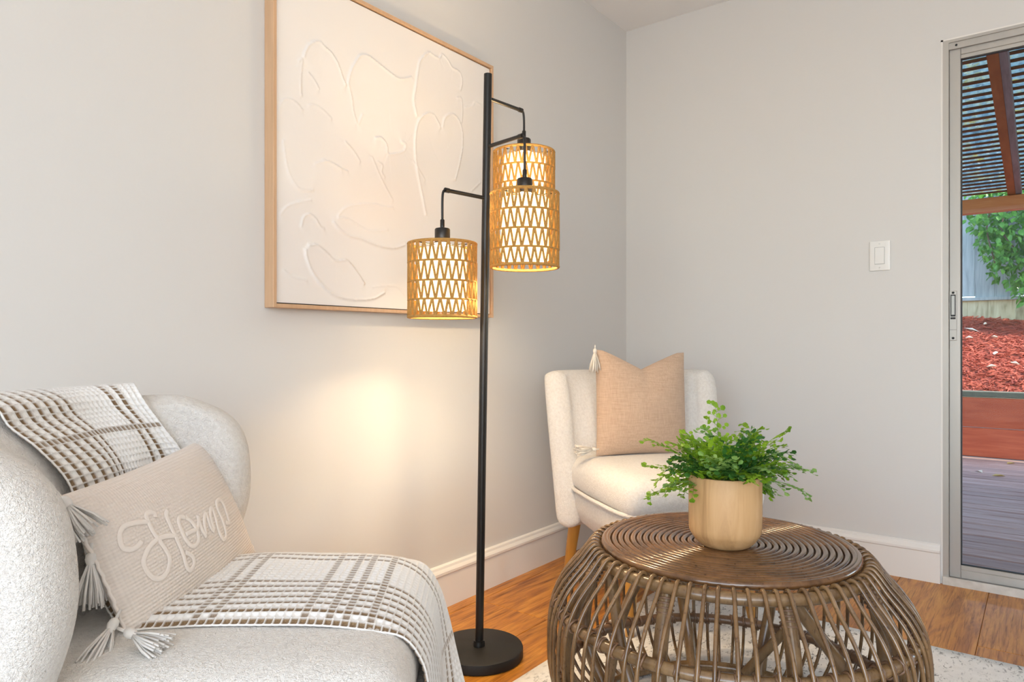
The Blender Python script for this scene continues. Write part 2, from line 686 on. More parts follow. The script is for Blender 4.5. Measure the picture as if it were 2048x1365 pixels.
struct(MB().bbox((-0.12, YR - 0.12, -0.012), (0.0, 0.12, ZC)).build('wall_left', M['wall'], smooth=False))
b = MB().bbox((0, 0, -0.012), (DX0, 0.12, ZC)).bbox((DX0, 0, DZ1), (DX1, 0.12, ZC)).bbox((DX1, 0, -0.012), (XR + 0.12, 0.12, ZC))
struct(b.build('wall_back', M['wall'], smooth=False))
b = MB().bbox((XR, YR, -0.012), (XR + 0.12, 0, ZC))
struct(b.build('wall_right', M['wall'], smooth=False))
b = MB().bbox((0, YR - 0.12, -0.012), (0.9, YR, ZC)).bbox((4.3, YR - 0.12, -0.012), (XR + 0.12, YR, ZC))
b.bbox((0.9, YR - 0.12, -0.012), (4.3, YR, 0.06)).bbox((0.9, YR - 0.12, 2.4), (4.3, YR, ZC))
struct(b.build('wall_rear', M['wall'], smooth=False))
struct(MB().bbox((-0.12, YR - 0.12, ZC), (XR + 0.12, 0.12, ZC + 0.1)).build('ceiling', M['ceiling'], smooth=False))

BPROF = [(0, 0), (0.015, 0), (0.015, 0.112), (0.019, 0.116), (0.019, 0.124), (0.016, 0.129), (0.012, 0.134), (0.010, 0.142), (0.004, 0.146), (0, 0.146)]
n = len(BPROF)
vs = [(d, YR, z) for d, z in BPROF] + [(d, 0.0, z) for d, z in BPROF]
fs = [(i, (i + 1) % n, n + (i + 1) % n, n + i) for i in range(n)] + [tuple(range(n))[::-1], tuple(range(n, 2 * n))]
struct(MB().add(vs, fs).build('baseboard_left', M['trim'], smooth=False))
vs = [(0.0, -d, z) for d, z in BPROF] + [(DX0 - 0.008, -d, z) for d, z in BPROF]
struct(MB().add(vs, fs).build('baseboard_back', M['trim'], smooth=False))

# --- sliding glass door
door = struct(link('door_1', None, None, (0, 0, 0)))
b = MB()
b.bbox((DX0, -0.004, DZ0), (DX0 + 0.018, 0.11, DZ1)).bbox((DX1 - 0.018, -0.004, DZ0), (DX1, 0.11, DZ1))
b.build('jamb', M['alum'], door, False)
MB().bbox((DX0 - 0.007, -0.0015, 0.0), (DX0 + 0.0005, 0.02, DZ1 + 0.006)).bbox((DX0 - 0.007, -0.0015, DZ1), (DX1 + 0.006, 0.02, DZ1 + 0.006)).build('plaster_edge', M['trim'], door, False)
b = MB().bbox((DX0 + 0.018, -0.003, DZ1 - 0.010), (DX1 - 0.018, 0.11, DZ1)).bbox((DX0 + 0.018, 0.004, DZ1 - 0.034), (DX1 - 0.018, 0.011, DZ1 - 0.010))
b.build('head_track', M['alum'], door, False)
b = MB().bbox((DX0, -0.012, 0.0), (DX1, 0.11, 0.022)).bbox((DX0, -0.012, 0.022), (DX1, -0.004, 0.030))
b.build('sill_track', M['alumpaint'], door, False)
MB().lathe([(0.0, 0), (0.004, 0), (0.004, 0.002), (0.0, 0.002)], 10).build('track_screw', M['darkgap'], door, True, (DX0 + 0.042, 0.0035, DZ1 - 0.022), (R(90), 0, 0))


def sash(x0, x1, y, handle, mat_parent):
    sw, zt, zb = 0.036, DZ1 - 0.030, 0.026
    st = MB().cham((x0, y - 0.014, zb), (x0 + sw, y + 0.014, zt), 0.002).build('stile', M['alum'], mat_parent, False)
    MB().cham((x1 - sw, y - 0.014, zb), (x1, y + 0.014, zt), 0.002).build('stile', M['alum'], mat_parent, False)
    MB().cham((x0 + sw, y - 0.013, zt - 0.026), (x1 - sw, y + 0.013, zt), 0.002).cham((x0 + sw, y - 0.010, zt - 0.040), (x1 - sw, y + 0.010, zt - 0.026), 0.001).build('top_rail', M['alum'], mat_parent, False)
    MB().cham((x0 + sw, y - 0.013, zb), (x1 - sw, y + 0.013, zb + 0.032), 0.002).cham((x0 + sw, y - 0.010, zb + 0.032), (x1 - sw, y + 0.010, zb + 0.048), 0.001).build('bottom_rail', M['alum'], mat_parent, False)
    g = 0.004
    b = MB().bbox((x0 + sw, y - 0.006, zb + 0.048), (x0 + sw + g, y + 0.006, zt - 0.040)).bbox((x1 - sw - g, y - 0.006, zb + 0.048), (x1 - sw, y + 0.006, zt - 0.040))
    b.bbox((x0 + sw, y - 0.006, zt - 0.044), (x1 - sw, y + 0.006, zt - 0.040)).bbox((x0 + sw, y - 0.006, zb + 0.048), (x1 - sw, y + 0.006, zb + 0.052))
    b.build('gasket', M['darkgap'], mat_parent, False)
    MB().bbox((x0 + sw, y - 0.002, zb + 0.048), (x1 - sw, y + 0.002, zt - 0.040)).build('pane', M['glass'], mat_parent, False)
    if handle:
        h = MB().cham((0, -0.004, 0), (0.024, 0, 0.186), 0.0012).build('handle', M['alum'], mat_parent, False, (x0 + 0.0005, y - 0.0142, 0.914))
        MB().bbox((0.004, -0.0055, 0.090), (0.020, -0.004, 0.172)).build('finger_pull', M['darkgap'], h, False)
        MB().cham((0.0065, -0.0068, 0.096), (0.0175, -0.0055, 0.168), 0.0004).build('pull_plate', M['screw'], h, False)
        MB().bbox((0.004, -0.0055, 0.080), (0.020, -0.0045, 0.087)).build('latch', M['darkgap'], h, False)
        MB().bbox((0.001, -0.0046, 0.0395), (0.023, -0.004, 0.0405)).build('seam', M['darkgap'], h, False)
        for z in (0.009, 0.179):
            MB().lathe([(0.0, 0), (0.0045, 0), (0.004, 0.0018), (0.0, 0.002)], 12).build('screw', M['darkgap'], h, True, (0.012, -0.004, z), (R(90), 0, 0))


sash(DX0 + 0.0185, 2.26, 0.030, True, door)
sash(2.20, DX1 - 0.0185, 0.075, False, door)

# --- light switch and outlet
sw = thing('light_switch', 'white rocker light switch plate on the wall beside the sliding glass door', 'light switch', (1.1205, 0, 1.249))
MB().rbox((0.074, 0.008, 0.117), 0.003, 6).build('plate', M['plate'], sw, True, (0, -0.0035, 0), None, 40)
MB().bbox((-0.0175, -0.0083, -0.0335), (0.0175, -0.0072, 0.0335)).build('rocker_surround', M['screw'], sw, False)
rk = MB().add([(-0.0163, -0.0078, -0.0323), (0.0163, -0.0078, -0.0323), (0.0163, -0.0078, 0.0323), (-0.0163, -0.0078, 0.0323),
               (-0.0163, -0.0125, -0.0323), (0.0163, -0.0125, -0.0323), (0.0163, -0.0090, 0.0323), (-0.0163, -0.0090, 0.0323),
               (-0.0163, -0.0098, 0.0), (0.0163, -0.0098, 0.0)],
              [(4, 5, 9, 8), (8, 9, 6, 7), (0, 3, 7, 8, 4), (1, 5, 9, 6, 2), (0, 4, 5, 1), (3, 2, 6, 7)])
rk.build('rocker', M['plate'], sw, False)
for z in (-0.0475, 0.0475):
    MB().lathe([(0.0, 0), (0.0032, 0), (0.0028, 0.0012), (0.0, 0.0015)], 12).build('screw', M['plate'], sw, True, (0, -0.0073, z), (R(90), 0, 0))

ot = thing('wall_outlet', 'white wall outlet low on the back wall behind the fern', 'outlet', (0.711, 0, 0.376))
MB().rbox((0.072, 0.007, 0.115), 0.003, 6).build('plate', M['plate'], ot, True, (0, -0.003, 0), None, 40)
for z in (-0.0195, 0.0195):
    sk = MB().rbox((0.034, 0.003, 0.029), 0.0014, 4).build('socket', M['plate'], ot, True, (0, -0.0075, z))
    MB().bbox((-0.0075, -0.0023, -0.002), (-0.0055, -0.0014, 0.007)).bbox((0.0055, -0.0023, -0.001), (0.0075, -0.0014, 0.006)).bbox((-0.002, -0.0023, -0.010), (0.002, -0.0014, -0.006)).build('slot', M['darkgap'], sk, False)

# --- rug
rg = MB()
RX0, RX1, RY0, RY1 = 0.518, 3.2, -4.6, -0.668
nx, ny = 60, 80
vs, fs = [], []
for j in range(ny + 1):
    for i in range(nx + 1):
        e = min(i, nx - i, j, ny - j)
        vs.append((RX0 + (RX1 - RX0) * i / nx, RY0 + (RY1 - RY0) * j / ny, 0.008 if e else 0.0055))
for j in range(ny):
    for i in range(nx):
        a = j * (nx + 1) + i
        fs.append((a, a + 1, a + nx + 2, a + nx + 1))
border = [j for j in range(nx + 1)] + [j * (nx + 1) + nx for j in range(1, ny + 1)] + [ny * (nx + 1) + i for i in range(nx - 1, -1, -1)] + [j * (nx + 1) for j in range(ny - 1, 0, -1)]
base = len(vs)
vs += [(vs[i][0], vs[i][1], 0.0003) for i in border]
nb = len(border)
fs += [(border[(i + 1) % nb], border[i], base + i, base + (i + 1) % nb) for i in range(nb)]
fs.append(tuple(range(base, base + nb))[::-1])
tag(rg.add(vs, fs).build('rug', M['rug']), 'pale grey speckled area rug on the wood floor under the rattan table', 'rug')

# ------------------------------------------------------------------ wall art
ART_Y0, ART_Y1, ART_Z0, ART_Z1 = -2.001, -1.089, 0.997, 1.915
art = thing('wall_art', 'large white textured floral relief canvas in a thin oak frame on the left wall', 'wall art', (0, (ART_Y0 + ART_Y1) / 2, ART_Z0))
CURVES = [
    [(-1.903, 1.684), (-1.896, 1.706), (-1.876, 1.732), (-1.848, 1.744), (-1.835, 1.735), (-1.81, 1.726), (-1.788, 1.704), (-1.77, 1.669), (-1.759, 1.648)],
    [(-1.919, 1.668), (-1.906, 1.677), (-1.909, 1.643), (-1.912, 1.608), (-1.909, 1.576)],
    [(-1.886, 1.645), (-1.869, 1.633), (-1.852, 1.612)],
    [(-1.752, 1.656), (-1.744, 1.688), (-1.729, 1.72), (-1.706, 1.752), (-1.678, 1.762), (-1.642, 1.754), (-1.601, 1.742), (-1.559, 1.732), (-1.532, 1.737), (-1.497, 1.753)],
    [(-1.748, 1.652), (-1.736, 1.619), (-1.729, 1.579), (-1.717, 1.552)],
    [(-1.474, 1.634), (-1.488, 1.683), (-1.478, 1.731), (-1.469, 1.78), (-1.46, 1.816), (-1.422, 1.857), (-1.393, 1.855), (-1.369, 1.856), (-1.354, 1.873), (-1.324, 1.86), (-1.303, 1.843), (-1.267, 1.84), (-1.253, 1.812), (-1.261, 1.781)],
    [(-1.432, 1.323), (-1.451, 1.387), (-1.474, 1.462), (-1.483, 1.539), (-1.474, 1.601), (-1.455, 1.635), (-1.422, 1.657), (-1.393, 1.658), (-1.369, 1.634), (-1.364, 1.621)],
    [(-1.354, 1.627), (-1.344, 1.661), (-1.313, 1.684), (-1.282, 1.68), (-1.256, 1.648), (-1.251, 1.592), (-1.267, 1.525), (-1.288, 1.464)],
    [(-1.277, 1.748), (-1.256, 1.751), (-1.251, 1.706), (-1.256, 1.669)],
    [(-1.24, 1.727), (-1.202, 1.741), (-1.185, 1.76), (-1.151, 1.758)],
    [(-1.979, 1.513), (-1.979, 1.529), (-1.967, 1.549), (-1.948, 1.557), (-1.925, 1.552), (-1.906, 1.538)],
    [(-1.886, 1.557), (-1.866, 1.563), (-1.838, 1.556), (-1.81, 1.54)],
    [(-1.872, 1.323), (-1.912, 1.319), (-1.932, 1.332), (-1.951, 1.361), (-1.961, 1.398), (-1.967, 1.44)],
    [(-1.912, 1.219), (-1.903, 1.248), (-1.883, 1.258), (-1.862, 1.248), (-1.848, 1.23), (-1.835, 1.225)],
    [(-1.976, 1.243), (-1.957, 1.267), (-1.925, 1.283), (-1.879, 1.299)],
    [(-1.788, 1.268), (-1.759, 1.296), (-1.706, 1.314), (-1.651, 1.322), (-1.61, 1.321), (-1.576, 1.324)],
    [(-1.788, 1.263), (-1.752, 1.264), (-1.714, 1.251), (-1.675, 1.241), (-1.634, 1.245), (-1.597, 1.253)],
    [(-1.524, 1.213), (-1.576, 1.197), (-1.642, 1.199), (-1.698, 1.211), (-1.736, 1.212), (-1.774, 1.223), (-1.803, 1.245)],
    [(-1.61, 1.058), (-1.651, 1.038), (-1.706, 1.03), (-1.759, 1.031), (-1.803, 1.041), (-1.838, 1.062), (-1.872, 1.094), (-1.893, 1.132), (-1.899, 1.159)],
    [(-1.886, 1.174), (-1.859, 1.175), (-1.824, 1.156), (-1.796, 1.138), (-1.759, 1.144), (-1.736, 1.129), (-1.714, 1.107), (-1.69, 1.081)],
    [(-1.646, 1.524), (-1.622, 1.529), (-1.601, 1.512), (-1.597, 1.488), (-1.576, 1.49), (-1.532, 1.509), (-1.524, 1.53), (-1.541, 1.536)],
    [(-1.638, 1.454), (-1.618, 1.446), (-1.622, 1.426), (-1.61, 1.413)],
    [(-1.759, 1.485), (-1.729, 1.465), (-1.706, 1.44)], [(-1.838, 1.418), (-1.796, 1.41), (-1.752, 1.401)],
    [(-1.714, 1.547), (-1.698, 1.581)], [(-1.964, 1.097), (-1.938, 1.083), (-1.893, 1.075)],
    [(-1.659, 1.074), (-1.61, 1.08), (-1.559, 1.082), (-1.524, 1.057)], [(-1.866, 1.401), (-1.817, 1.417), (-1.774, 1.402)],
    [(-1.659, 1.462), (-1.626, 1.407), (-1.576, 1.347)], [(-1.488, 1.486), (-1.46, 1.458), (-1.437, 1.436)],
    [(-1.151, 1.483), (-1.185, 1.454), (-1.207, 1.436)]]
FW, GAP = 0.0105, 0.003
cy0, cy1, cz0, cz1 = ART_Y0 + FW + GAP, ART_Y1 - FW - GAP, ART_Z0 + FW + GAP, ART_Z1 - FW - GAP
N = 330
gy, gz = np.meshgrid(np.linspace(cy0, cy1, N), np.linspace(cz0, cz1, N))
H = np.zeros_like(gy)
for ci, cv in enumerate(CURVES):
    pts = [tuple(p)[:2] for p in catmull([(a, c, 0) for a, c in cv], 3)]
    D = np.full_like(gy, 9.0)
    SGN = np.zeros_like(gy)
    for (ay, az), (by, bz) in zip(pts[:-1], pts[1:]):
        dy, dz = by - ay, bz - az
        L2 = dy * dy + dz * dz + 1e-12
        t = np.clip(((gy - ay) * dy + (gz - az) * dz) / L2, 0, 1)
        d = np.hypot(gy - ay - t * dy, gz - az - t * dz)
        s_ = np.clip((dy * (gz - az) - dz * (gy - ay)) / (math.sqrt(L2) * np.maximum(d, 1e-5)), -1, 1)
        k = d < D
        D = np.where(k, d, D)
        SGN = np.where(k, s_, SGN)
    amp = 1.0 if len(cv) > 6 else 0.6
    H += amp * (0.0026 * np.exp(-(D / 0.0035) ** 2) + np.where(SGN < 0, 0.0028 * SGN ** 2 * np.exp(-D / 0.040), 0.0))
H = np.clip(H, 0, 0.009)
xs = 0.0325 + H
vs = np.stack([xs, gy - (ART_Y0 + ART_Y1) / 2, gz - ART_Z0], -1).reshape(-1, 3)
idx = np.arange(N * N).reshape(N, N)
fs = np.stack([idx[:-1, :-1], idx[:-1, 1:], idx[1:, 1:], idx[1:, :-1]], -1).reshape(-1, 4)
me = bpy.data.meshes.new('canvas')
me.from_pydata(vs.tolist(), [], fs.tolist())
me.materials.append(M['canvas'])
me.polygons.foreach_set('use_smooth', [True] * len(me.polygons))
link('canvas', me, art)
hw, hh = (ART_Y1 - ART_Y0) / 2, ART_Z1 - ART_Z0
MB().bbox((0.002, -hw + FW + 0.0005, FW + 0.0005), (0.027, hw - FW - 0.0005, hh - FW - 0.0005)).build('backing', M['darkgap'], art, False)
MB().cham((0.001, -hw, 0), (0.041, -hw + FW, hh), 0.0008).build('frame_side', M['frame'], art, False)
MB().cham((0.001, hw - FW, 0), (0.041, hw, hh), 0.0008).build('frame_side', M['frame'], art, False)
MB().cham((0.001, -hw + FW, 0), (0.0405, hw - FW, FW), 0.0008).build('frame_side', M['frame'], art, False)
MB().cham((0.001, -hw + FW, hh - FW), (0.0405, hw - FW, hh), 0.0008).build('frame_side', M['frame'], art, False)

# ------------------------------------------------------------------ floor lamp
LB = Vector((0.341, -1.526, 0))
RI = Vector((0.7936, 0.6085, 0))
FO = Vector((-0.6085, 0.7936, 0))
lamp = thing('floor_lamp', 'black metal three-arm floor lamp with glowing woven rope shades', 'floor lamp', LB)
MB().lathe([(0.0, 0.0), (0.124, 0.0), (0.127, 0.003), (0.127, 0.025), (0.1255, 0.0285), (0.122, 0.030), (0.0, 0.030)], 72).build('base', M['blackflat'], lamp, True, sharp=35)
MB().lathe([(0.0165, 0.030), (0.0165, 0.038), (0.0155, 0.041), (0.0155, 0.046)], 24).build('collar', M['black'], lamp, sharp=40)


def pole_at(z):
    return RI * (0.0255 * z / 1.67) + Vector((0, 0, z))


MB().tube([pole_at(z) for z in (0.03, 0.42, 0.83)], 0.0118, 20).build('pole', M['black'], lamp, sharp=50)
MB().tube([pole_at(z) for z in (0.83, 1.25, 1.68)], 0.0118, 20).build('pole', M['black'], lamp, sharp=50)
SR, SH = 0.0915, 0.198


def shade(arm_z, az, length, top_z):
    c, s_ = math.cos(R(az)), math.sin(R(az))
    d = RI * c + FO * s_
    p0 = pole_at(arm_z)
    p1 = p0 + d * length
    a = MB().tube([p0, p0 + d * (length - 0.004)], 0.0055, 10).tube([p1 - d * 0.016, p1 - d * 0.002], 0.0068, 10).build('arm', M['black'], lamp, sharp=50)
    drop = catmull([p1 - d * 0.004, p1 + d * 0.004 - Vector((0, 0, 0.006)), p1 + d * 0.007 - Vector((0, 0, 0.03)), Vector((p1.x + d.x * 0.007, p1.y + d.y * 0.007, top_z + 0.055))], 6)
    MB().tube(drop, 0.0034, 8).build('drop_rod', M['black'], lamp)
    cx, cy = p1.x + d.x * 0.007, p1.y + d.y * 0.007
    so = MB().lathe([(0.0045, 0.068), (0.006, 0.066), (0.006, 0.046), (0.019, 0.043), (0.021, 0.040), (0.021, 0.006), (0.018, 0.0), (0.018, -0.045), (0.0, -0.045)], 24, (cx, cy, top_z)).build('socket', M['black'], lamp, sharp=40)
    # shade: hoops, four rows of rope zigzag, spider, paper liner
    sh = MB().ring(SR, 0.0042, (0, 0, 0), 56, 8).build('shade', M['rope'], lamp, True, (cx, cy, top_z))
    MB().ring(SR, 0.0042, (0, 0, -SH), 56, 8).build('shade_hoop', M['rope'], sh)
    rows = [0.0, -0.052, -0.104, -0.153, -SH]
    nv = 27
    for k in range(4):
        za, zb = rows[k] - 0.001, rows[k + 1] + 0.001
        rp = random.Random(k * 11 + int(az) + 500)
        pts = []
        for i in range(nv):
            a0 = 2 * PI * (i + 0.08 + 0.12 * rp.random()) / nv
            a1 = 2 * PI * (i + 0.56 + 0.18 * rp.random()) / nv
            rr = SR + 0.0012 * rp.random()
            pts += [(a0, za, rr), (a0 + 0.02, za, rr), (a1, zb, rr), (a1 + 0.02, zb, rr)]
        P = []
        m = len(pts)
        for i in range(m):
            A, B = pts[i], pts[(i + 1) % m]
            dA = (B[0] - A[0]) % (2 * PI)
            for t in (0, 0.5):
                aa = A[0] + dA * t
                z = A[1] + (B[1] - A[1]) * t
                rr = A[2] + (B[2] - A[2]) * t
                P.append((rr * math.cos(aa), rr * math.sin(aa), z))
        rope = MB().tube(P, 0.0031, 6, closed=True)
        rope.build('rope_row', M['rope'], sh)
        if k:
            MB().ring(SR + 0.001, 0.0028, (0, 0, rows[k]), 56, 6).build('shade_hoop', M['rope'], sh)
    sp = MB()
    for q in range(3):
        a = 2 * PI * q / 3 + 0.4
        sp.tube([(0.015 * math.cos(a), 0.015 * math.sin(a), -0.004), (SR * math.cos(a), SR * math.sin(a), -0.001)], 0.0016, 6)
    sp.build('spider', M['black'], sh)
    lr = 0.0655
    li = MB().lathe([(lr, -0.014), (lr, -SH + 0.018), (lr - 0.0012, -SH + 0.018), (lr - 0.0012, -0.014)], 48)
    li.f = [f for f in li.f if len(f) == 4]                  # a tube open at top and bottom
    li.build('liner', M['liner'], sh)
    MB().lathe([(0.0, 0.0), (0.012, 0.004), (0.013, 0.02), (0.024, 0.045), (0.029, 0.066), (0.024, 0.088), (0.012, 0.099), (0.0, 0.102)][::-1], 20, (0, 0, -0.089)).build('bulb', M['bulb'], sh)
    ld = bpy.data.lights.new('lamp_bulb_light', 'POINT')
    ld.energy = 10.5
    ld.color = (1.0, 0.76, 0.48)
    ld.shadow_soft_size = 0.030
    lo = bpy.data.objects.new('lamp_bulb_light', ld)
    COL.objects.link(lo)
    lo.parent = lamp
    lo.location = (cx, cy, top_z - 0.120)


shade(1.611, 47, 0.150, 1.484)
shade(1.470, -47, 0.150, 1.308)
shade(1.3216, -135, 0.155, 1.172)


# ------------------------------------------------------------------ upholstered chairs
class Shape:
    """the wrapped back of a chair in its local frame (+X is the chair's front)"""

    def __init__(s, W, RC, LW, hw, dl):
        XB = -0.305
        P = [(XB, 0.0)]
        for i in range(1, 9):
            P.append((XB, (W - RC) * i / 8))
        x1 = P[-1][0]
        for i in range(1, 25):
            a = PI / 2 * i / 24
            P.append((x1 + RC * (1 - math.cos(a)), W - RC + RC * math.sin(a)))
        for i in range(1, 11):
            P.append((P[-1][0] + 0.02, W + 0.002 * i))
        s.A = np.array(P)
        s.L = np.concatenate([[0], np.cumsum(np.hypot(*np.diff(s.A, axis=0).T))])
        s.hw = hw
        s.wing = [(z, LW + d) for z, d in dl]
        s.zi = [z for z, _ in s.wing]

    def inner(s, c, z):
        """thickness from the centre line to the inside face: the padded back is thickest in the middle"""
        t = TH * (1.0 if z < 0.7 else 1.0 - 0.25 * min(1, (z - 0.7) / 0.09))
        bz = np.interp(z, [0.30, 0.60, 0.69, 0.74, 0.77, 0.79], [0.062, 0.062, 0.052, 0.036, 0.016, 0.0])
        k = min(1.0, max(0.0, (0.34 - abs(c)) / 0.16))
        return t + bz * k * k * (3 - 2 * k)

    def pt(s, c, off, z):
        q = abs(c)
        x = np.interp(q, s.L, s.A[:, 0])
        y = np.interp(q, s.L, s.A[:, 1])
        e = 0.004
        tx = np.interp(q + e, s.L, s.A[:, 0]) - np.interp(max(q - e, 0), s.L, s.A[:, 0])
        ty = np.interp(q + e, s.L, s.A[:, 1]) - np.interp(max(q - e, 0), s.L, s.A[:, 1])
        h = math.hypot(tx, ty) or 1
        x += ty / h * off
        y -= tx / h * off
        x -= (z - 0.40) * 0.13
        return x, (math.copysign(1, c) if c else 1) * y * (1 + 0.16 * (z - 0.30)), z


TH = 0.044
DL_NEAR = [(0.235, -0.12), (0.30, -0.11), (0.40, -0.095), (0.47, -0.072), (0.53, -0.035), (0.59, -0.008), (0.65, 0.0), (0.705, 0.0), (0.74, -0.012), (0.765, -0.036), (0.780, -0.068), (0.788, -0.11)]
DL_FAR = [(0.250, -0.02), (0.30, -0.02), (0.40, -0.015), (0.50, -0.01), (0.58, 0.0), (0.65, 0.0), (0.705, 0.0), (0.74, -0.003), (0.765, -0.010), (0.780, -0.018), (0.788, -0.03)]
SNEAR = Shape(0.283, 0.20, 0.443, 0.262, DL_NEAR)
SFARC = Shape(0.292, 0.16, 0.345, 0.262, DL_FAR)


def chair(name, label, loc, rz, S):
    t = thing(name, label, 'chair', loc, rz, None)
    nu = 30
    rows = S.wing
    vs, fs = [], []

    for side in (1, -1):
        for z, L in rows:
            for i in range(nu + 1):
                c = L * (2 * i / nu - 1)
                vs.append(S.pt(c, S.inner(c, z) if side > 0 else -TH * 0.95, z))
    m, k = nu + 1, len(rows)
    o2 = m * k
    for r in range(k - 1):
        for i in range(nu):
            a = r * m + i
            fs.append((a, a + 1, a + m + 1, a + m))
            a += o2
            fs.append((a + 1, a, a + m, a + m + 1))
    loop = [i for i in range(m)] + [r * m + nu for r in range(1, k)] + [(k - 1) * m + i for i in range(nu - 1, -1, -1)] + [r * m for r in range(k - 2, 0, -1)]
    q = len(loop)
    mid = len(vs)
    for i_ in loop:                                   # rounded rim between the two faces
        a, b_ = Vector(vs[i_]), Vector(vs[i_ + o2])
        r_, ii = divmod(i_, m)
        z, L = rows[r_]
        ex = 0.020
        cc = L * (2 * ii / nu - 1)
        if ii in (0, nu):
            cc += math.copysign(ex, cc)
        zz = z + (ex if r_ == k - 1 else (-ex if r_ == 0 else 0))
        vs.append(S.pt(cc, (S.inner(cc, z) - TH) / 2, zz))
    for i in range(q):
        a, b_ = loop[i], loop[(i + 1) % q]
        fs.append((b_, a, mid + i, mid + (i + 1) % q))
        fs.append((mid + (i + 1) % q, mid + i, a + o2, b_ + o2))
    bk = MB().add(vs, fs).build('backrest', M['boucle'], t)
    subsurf(bk, 2)

    def seat_fn(p):
        f = 1 - 0.10 * max(0, (p.x + 0.05) / 0.3)
        crown = 0.016 * (1 - (p.x / 0.30) ** 2) * (1 - (p.y / 0.30) ** 2) if p.z > 0 else 0
        return Vector((p.x, p.y * f, p.z + crown))
    MB().rbox((0.56, 2 * S.hw, 0.125), 0.055, 14, seat_fn).build('seat_cushion', M['boucle'], t, True, (0.008, 0, 0.425))

    def base_fn(p):
        f = (1 - 0.10 * max(0, (p.x + 0.05) / 0.3)) * (1 - 0.10 * max(0, -p.z) / 0.07)
        return Vector((p.x - (0.03 if p.x > 0 else 0) * max(0, -p.z) / 0.07, p.y * f, p.z))
    MB().rbox((0.555, 2 * S.hw - 0.02, 0.15), 0.035, 12, base_fn).build('seat_base', M['boucle'], t, True, (0.006, 0, 0.315))
    pp = []
    for i in range(60):
        a = 2 * PI * i / 60
        cx_, cy_ = math.cos(a), math.sin(a)
        e = 0.30
        x = 0.008 + 0.279 * math.copysign(abs(cx_) ** e, cx_)
        y = S.hw * math.copysign(abs(cy_) ** e, cy_) * (1 - 0.10 * max(0, (x + 0.042) / 0.3))
        pp.append((x, y, 0.380))
    MB().tube(pp, 0.007, 8, closed=True).build('piping', M['boucle'], t)
    for sx, sy in ((1, 1), (1, -1), (-1, 1), (-1, -1)):
        xt, yt = (0.19 if sx > 0 else -0.245), sy * (0.185 if sx > 0 else 0.228)
        xb, yb = xt + sx * 0.04, yt + sy * 0.025
        wx, wy = loc.x + xb * math.cos(rz) - yb * math.sin(rz), loc.y + xb * math.sin(rz) + yb * math.cos(rz)
        zb = 0.0085 if wx > RX0 - 0.01 and wy < RY1 + 0.01 else 0.0004     # on the rug or on the bare floor
        lg = MB().tube([(xt, yt, 0.26), ((xt + xb) / 2, (yt + yb) / 2, 0.13), (xb, yb, zb)], [0.023, 0.0195, 0.0135], 16)
        lg.build('leg', M['leg'], t, sharp=50)
    return t


NEAR = (Vector((0.637, -2.462, 0)), R(39.8))
FAR = (Vector((0.590, -0.852, 0)), R(-39.8))
chair('accent_chair', 'cream boucle accent chair in the foreground with the plaid throw over it', *NEAR, SNEAR)
chair('accent_chair', 'cream boucle accent chair with honey wood legs in the room corner behind the rattan table', *FAR, SFARC)


